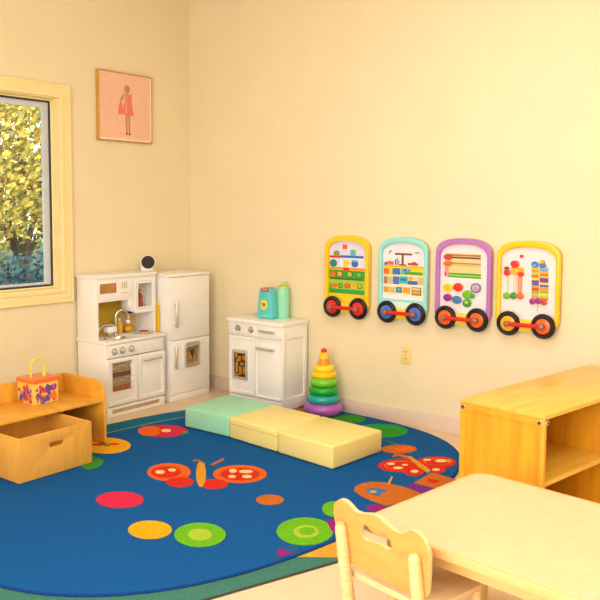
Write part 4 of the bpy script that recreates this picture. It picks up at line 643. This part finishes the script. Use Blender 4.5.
# ------------------------------------------------------------------ ring stacker
t = thing('ring_stacker', 'tall rainbow ring stacking toy on the rug beside the toy stove', 'ring stacker', (1.43, -.155, ZR))
def ring(r, z0, h, c, name='ring'):
    hh = h / 2; P = []
    for k in range(17):
        a = -math.pi / 2 + math.pi * k / 16; P.append((r - hh + hh * math.cos(a), z0 + hh + hh * math.sin(a)))
    MB().lathe([(.018, z0)] + P + [(.018, z0 + h)], plastic('ring_%d_%d' % (c[0], c[1]), c, .3), 40, Matrix.Identity(4)).build(name, t)
ring(.134, 0, .084, (178, 92, 190)); ring(.116, .08, .06, (28, 166, 160)); ring(.104, .136, .064, (18, 168, 44)); ring(.098, .197, .058, (122, 208, 40))
ring(.088, .251, .048, (252, 206, 20)); ring(.073, .293, .05, (254, 222, 40))
MB().lathe([(.0005, .34), (.04, .34), (.04, .35), (.034, .39), (.028, .425), (.0005, .426)], plastic('cone_orange', (250, 152, 24)), mx=Matrix.Identity(4)).build('cone', t)
MB().lathe([(.0005, .385), (.0352, .385), (.0352, .392), (.0295, .422), (.024, .428), (.0005, .429)], plastic('cone_yellow', (254, 200, 30)), mx=Matrix.Identity(4)).build('cone_band', t)
MB().ball((0, 0, .436), .021, plastic('tip_red', (216, 30, 40)), (1, 1, .95)).build('tip', t)

# ------------------------------------------------------------------ foam blocks
def foam(name, label, quad, h, m, m2, seam):
    t = thing(name, label, 'foam block', (quad[0][0], quad[0][1], ZR), 0, None)
    q = [(x - quad[0][0], y - quad[0][1]) for x, y in quad]
    MB().prism(q, 0, h, m, .011, seg=3).build('cushion', t)
    cx = sum(p[0] for p in q) / 4; cy = sum(p[1] for p in q) / 4
    def ring(z, w, g):
        o = [(cx + (x - cx) * (1 + g), cy + (y - cy) * (1 + g)) for x, y in q]; i = [(cx + (x - cx) * .97, cy + (y - cy) * .97) for x, y in q]
        b = MB(); b.prism(o, z, z + w, m2, .001, holes=[i]); return b
    if seam: ring(h * .70, .004, .004).build('zip_seam', t)
    return t
HF = .128
foam('foam_block', 'mint green foam floor block at the end nearest the toy kitchen', [(.925, -.985), (1.312, -.99), (1.325, -.57), (.895, -.525)], HF, MINT, MINT2, False)
foam('foam_block', 'pale yellow foam floor block between the mint block and the other yellow block', [(1.318, -.993), (1.738, -1.045), (1.742, -.61), (1.331, -.572)], HF, BUTTER, BUTTER2, True)
foam('foam_block', 'pale yellow foam floor block at the end of the row farthest from the mint one', [(1.746, -1.048), (2.175, -1.105), (2.21, -.655), (1.748, -.611)], HF, BUTTER, BUTTER2, False)

# ------------------------------------------------------------------ honey wood bench with crate and activity box
Bn = thing('toddler_bench', 'honey-coloured wooden toddler bench with rounded ends under the window', 'bench', (0.42, -2.40, ZR + .0004))
prof = [(0, 0), (.40, 0), (.40, .27), (.396, .305), (.383, .335), (.36, .358), (.33, .372), (.29, .378), (0, .378)]
BL = .85
for nm, y in (('end_panel', 0), ('end_panel', BL)):
    MB().prism(prof, y, y + .02, BENCHW, .005, plane='xz', seg=3).build(nm, Bn)
MB().box((0, .02, .03), (.018, BL, .378), BENCHW, .004).build('back_panel', Bn)
MB().box((.018, .02, .248), (.39, BL, .266), BENCHW, .004).build('seat', Bn)
Cr = thing('wooden_crate', 'open wooden crate pulled out from under the honey-coloured bench', 'crate', (.645, -2.285, ZR + .0004))
cx_, cy_, ch = .41, .46, .232
b = MB(); b.box((.012, .012, 0), (cx_ - .012, cy_ - .012, .012), CRATEW, .001); b.build('bottom', Cr)
b = MB(); b.prism(rect(0, 0, cy_, ch), cx_ - .012, cx_, CRATEW, .002, holes=[rrect(cy_ / 2 - .045, ch - .085, cy_ / 2 + .045, ch - .06, .0115)], plane='yz'); b.build('front_board', Cr)
b = MB(); b.box((0, 0, 0), (.012, cy_, ch), CRATEW, .002); b.build('back_board', Cr)
for y in (0, cy_ - .012): MB().box((.012, y, 0), (cx_ - .012, y + .012, ch), CRATEW, .002).build('side_board', Cr)

t = thing('activity_box', 'painted toy box with an orange lid and yellow hoop on the bench seat', 'toy box', (.47, -1.90, .282))
bw = .17
b = MB(); b.box((0, 0, 0), (.16, bw, .125), mat('toy_box_yellow', (250, 200, 96), .5), .003)
rn = random.Random(4)
cs = [(92, 70, 160), (216, 70, 40), (70, 90, 180), (150, 60, 140), (240, 120, 40)]
for k in range(46):
    c = cs[rn.randrange(5)]; z = rn.uniform(.018, .1); v = rn.uniform(.02, bw - .02); r = rn.uniform(.006, .016)
    b.prism(ellipse(v, z, r, r * 1.3, 10), .16, .1603 + k * .00003, paint('box_%d' % c[0], c), 0, plane='yz')
for k in range(40):
    c = cs[rn.randrange(5)]; z = rn.uniform(.018, .1); v = rn.uniform(.02, .14); r = rn.uniform(.006, .016)
    b.prism(ellipse(v, z, r, r * 1.3, 10), 0, -.0003 - k * .00003, paint('box_%d' % c[0], c), 0, plane='xz')
b.build('box_body', t)
b = MB(); b.prism(rrect(-.006, -.006, .166, bw + .006, .01), .125, .148, plastic('lid_orange', (238, 116, 44)), .006, seg=3); b.build('box_lid', t)
b = MB(); pts = [(.08, .13, .146)] + [(.08, .085 + .045 * math.cos(math.pi * k / 14), .2 + .055 * math.sin(math.pi * k / 14)) for k in range(15)] + [(.08, .04, .146)]
b.tube(pts, .0062, plastic('hoop_yellow', (250, 222, 30)), n=12)
b.cyl((.08, .13, .146), (.08, .13, .17), .011, plastic('hoop_yellow', (250, 222, 30)), r1=.007); b.build('hoop', t)

# ------------------------------------------------------------------ picture on the left wall
t = thing('wall_picture', 'pink picture of a girl in a coral dress hung on the left wall', 'picture', (0, -.67, 1.893))
pw, ph = .25, .49
b = MB(); b.prism(rect(-pw, 0, pw, ph), .002, .03, mat('picture_frame_gold', (206, 158, 62), .4, .06, 20), .002, holes=[rect(-pw + .01, .01, pw - .01, ph - .01)], plane='yz'); b.build('frame', t)
PINK = mat('picture_pink', (246, 196, 170), .8, .03, 30, bump=.2, bscale=500)
b = MB(); b.box((.002, -pw + .01, .01), (.027, pw - .01, ph - .01), PINK, 0)
b.prism(rect(-pw + .01, .008, pw - .01, .02), .027, .0285, paint('picture_white', (252, 240, 226)), 0, plane='yz')
b.prism(rect(pw - .018, .01, pw - .01, ph - .01), .027, .0285, paint('picture_white', (252, 240, 226)), 0, plane='yz')
FX = .027
sk = paint('figure_skin', (206, 138, 104)); dr = paint('figure_coral', (238, 128, 104)); dr2 = paint('figure_coral_light', (246, 160, 134)); hr = paint('figure_hair', (222, 122, 56)); ol = paint('figure_olive', (186, 164, 110)); br = paint('figure_brown', (120, 72, 54))
def fig(poly, d, m): b.prism(poly, FX, FX + d, m, 0, plane='yz')
fig([(-.002, .06), (.012, .06), (.014, .21), (-.008, .21)], .0006, sk); fig([(.022, .06), (.036, .06), (.038, .21), (.018, .21)], .0006, sk)
fig([(-.004, .05), (.012, .05), (.012, .064), (-.004, .064)], .0008, br); fig([(.02, .05), (.042, .05), (.036, .064), (.022, .064)], .0008, br)
up = lambda P, k=-.045: [(x, z + k) for x, z in P]
fig(up([(-.04, .24), (.072, .235), (.05, .34), (.04, .385), (-.006, .385), (-.012, .33)]), .001, dr)
fig(up([(-.01, .25), (.008, .25), (.012, .37), (.004, .37)]), .0012, dr2)
fig(up([(-.075, .24), (-.04, .235), (-.028, .3), (-.05, .34), (-.068, .3)]), .0009, dr)
fig(up([(.045, .3), (.056, .3), (.052, .36), (.06, .4), (.04, .385)]), .0009, ol); fig(up([(-.03, .34), (-.01, .385), (-.008, .4), (-.04, .37), (-.06, .33)]), .0011, ol)
fig(ellipse(.012, .368, .022, .026), .001, sk); fig(ellipse(.012, .38, .027, .024), .0008, hr)
b.build('canvas', t)

# ------------------------------------------------------------------ golden shelf cabinet by the right part of the wall
cu, cv, chh = .412, 1.15, .602
Sh = thing('shelf_cabinet', 'golden maple storage cabinet with silver corner bolts standing near the back wall', 'cabinet', (3.072, -1.418, 0.0), math.radians(-9.6))
b = MB(); b.prism(rect(0, 0.02, cu, chh - .02), 0, .018, WOODY, .002, holes=[rect(.03, .06, cu - .03, chh - .05)], plane='xz')
b.box((.028, .006, .058), (cu - .028, .016, chh - .048), WOODY, 0); b.build('end_panel', Sh)
b = MB(); b.box((0, cv - .018, .02), (cu, cv, chh - .02), WOODY, .002); b.build('end_panel', Sh)
b = MB(); b.box((0, -.002, chh - .02), (cu + .002, cv + .002, chh), WOODYH, .003); b.build('top', Sh)
b = MB(); b.box((0, .018, .02), (.012, cv - .018, chh - .02), WOODY, .001); b.build('back_panel', Sh)
for z in (.03, .3): MB().box((.012, .018, z), (cu - .005, cv - .018, z + .018), WOODYH, .001).build('shelf', Sh)
MB().box((.012, cv / 2 - .009, .048), (cu - .01, cv / 2 + .009, chh - .02), WOODY, .001).build('divider', Sh)
for (x, y, dx, dy) in ((.017, 0, 0, -1), (cu - .022, 0, 0, -1), (cu, .02, 1, 0), (cu, cv - .02, 1, 0)):
    b = MB(); p = Vector((x, y, chh - .034)); d = Vector((dx, dy, 0)); b.cyl(p, p + d * .003, .0115, CHROME, bev=.001); b.cyl(p + d * .003, p + d * .0045, .005, DARK, n=6)
    b.build('bolt', Sh)
for x, y in ((.05, .05), (cu - .05, .05), (.05, cv - .05), (cu - .05, cv - .05)):
    b = MB(); b.cyl((x, y, 0), (x, y, .021), .018, RUBBER, bev=.002); b.build('foot', Sh)

# ------------------------------------------------------------------ pale maple table and chair in the foreground
Tb = thing('low_table', 'pale maple low table with rounded corners in the foreground beside the golden cabinet', 'table', (3.262, -2.525, 0.0), math.radians(-7.8))
tl, tw, th_ = .70, 1.1, .44
b = MB(); b.prism(rrect(0, 0, tw, tl, .065, 8), th_ - .026, th_, MAPLEE, .006, seg=3); b.prism(rrect(.014, .014, tw - .014, tl - .014, .056, 8), th_ - .001, th_ + .0006, MAPLEL, 0); b.build('tabletop', Tb)
b = MB(); b.prism(rect(.07, .07, tw - .07, tl - .07), th_ - .09, th_ - .026, MAPLEE, .002, holes=[rect(.09, .09, tw - .09, tl - .09)]); b.build('apron', Tb)
for x, y in ((.085, .085), (tw - .085, .085), (.085, tl - .085), (tw - .085, tl - .085)):
    MB().cyl((x, y, 0), (x, y, th_ - .026), .016, MAPLEE, r1=.024, bev=.002).build('leg', Tb)

Ch = thing('toddler_chair', 'pale plywood toddler chair with a scalloped backrest and hand hole, back to the viewer', 'chair', (3.241, -2.591, 0.0), math.radians(-12))
# local: x along the backrest, y towards the table, backrest top at z = .53, reclined
rec = math.radians(8.5)
BX = Matrix.Translation((0, 0, .52)) @ Matrix.Rotation(rec, 4, 'X')
half = [(.03, -.212), (.0, -.205), (-.018, -.185), (-.03, -.12), (-.037, -.065), (-.035, -.042), (-.029, -.024), (-.016, -.01), (.0, .0), (.017, .002), (.033, -.001), (.052, -.012), (.067, -.02), (.095, -.019), (.127, -.010)]
outline = half + [(.158, -.007)] + [(.318 - x, z - (.012 if .03 < x < .11 else .008)) for x, z in half[::-1]] + [(.158, -.215)]
outline = smooth_closed(outline, 4)
hole = smooth_closed([(.086, -.07), (.098, -.053), (.113, -.053), (.134, -.067), (.155, -.064), (.174, -.051), (.192, -.055), (.207, -.071), (.206, -.095), (.192, -.103), (.164, -.099), (.137, -.1), (.116, -.103), (.098, -.104), (.084, -.093)], 4)
b = MB(); b.prism(outline, 0.001, .015, CHAIRW, .0, holes=[hole], plane='xz')
i2 = b.mi(CHAIRE)
for f in b.bm.faces:
    f.normal_update()
    if abs(f.normal.y) < .6: f.material_index = i2
bmesh.ops.transform(b.bm, matrix=BX, verts=b.bm.verts)
bev = [e for e in b.bm.edges if len(e.link_faces) == 2 and e.calc_face_angle(0) > .8]
bmesh.ops.bevel(b.bm, geom=bev, offset=.003, segments=3, profile=.5, affect='EDGES', clamp_overlap=True, material=i2)
b.build('backrest', Ch)
for x0, sgn in ((.006, 1), (.31, -1)):
    top_ = BX @ Vector((x0, -.013, -.072)); bot = BX @ Vector((x0, -.014, -.535))
    bot = Vector((x0 - sgn * .0, bot.y, .0))
    bot.y = top_.y + .068
    b = MB(); b.tube([top_ + (bot - top_) * f for f in (0, .01, .03, .5, .97, 1)],   .0122, CHAIRE, n=20, r_end=.027)
    o = b.build('rear_leg', Ch)
for x0 in (.0, .316): MB().tube([(x0, .30, 0), (x0, .29, .12), (x0, .285, .262)], .015, CHAIRE, n=20).build('front_leg', Ch)
b = MB(); b.prism(rrect(-.02, .045, .336, .32, .05), .262, .282, MAPLEL, .005); b.build('seat', Ch)
MB().cyl((0, .29, .13), (.316, .29, .13), .009, CHAIRE, n=14).build('stretcher', Ch)
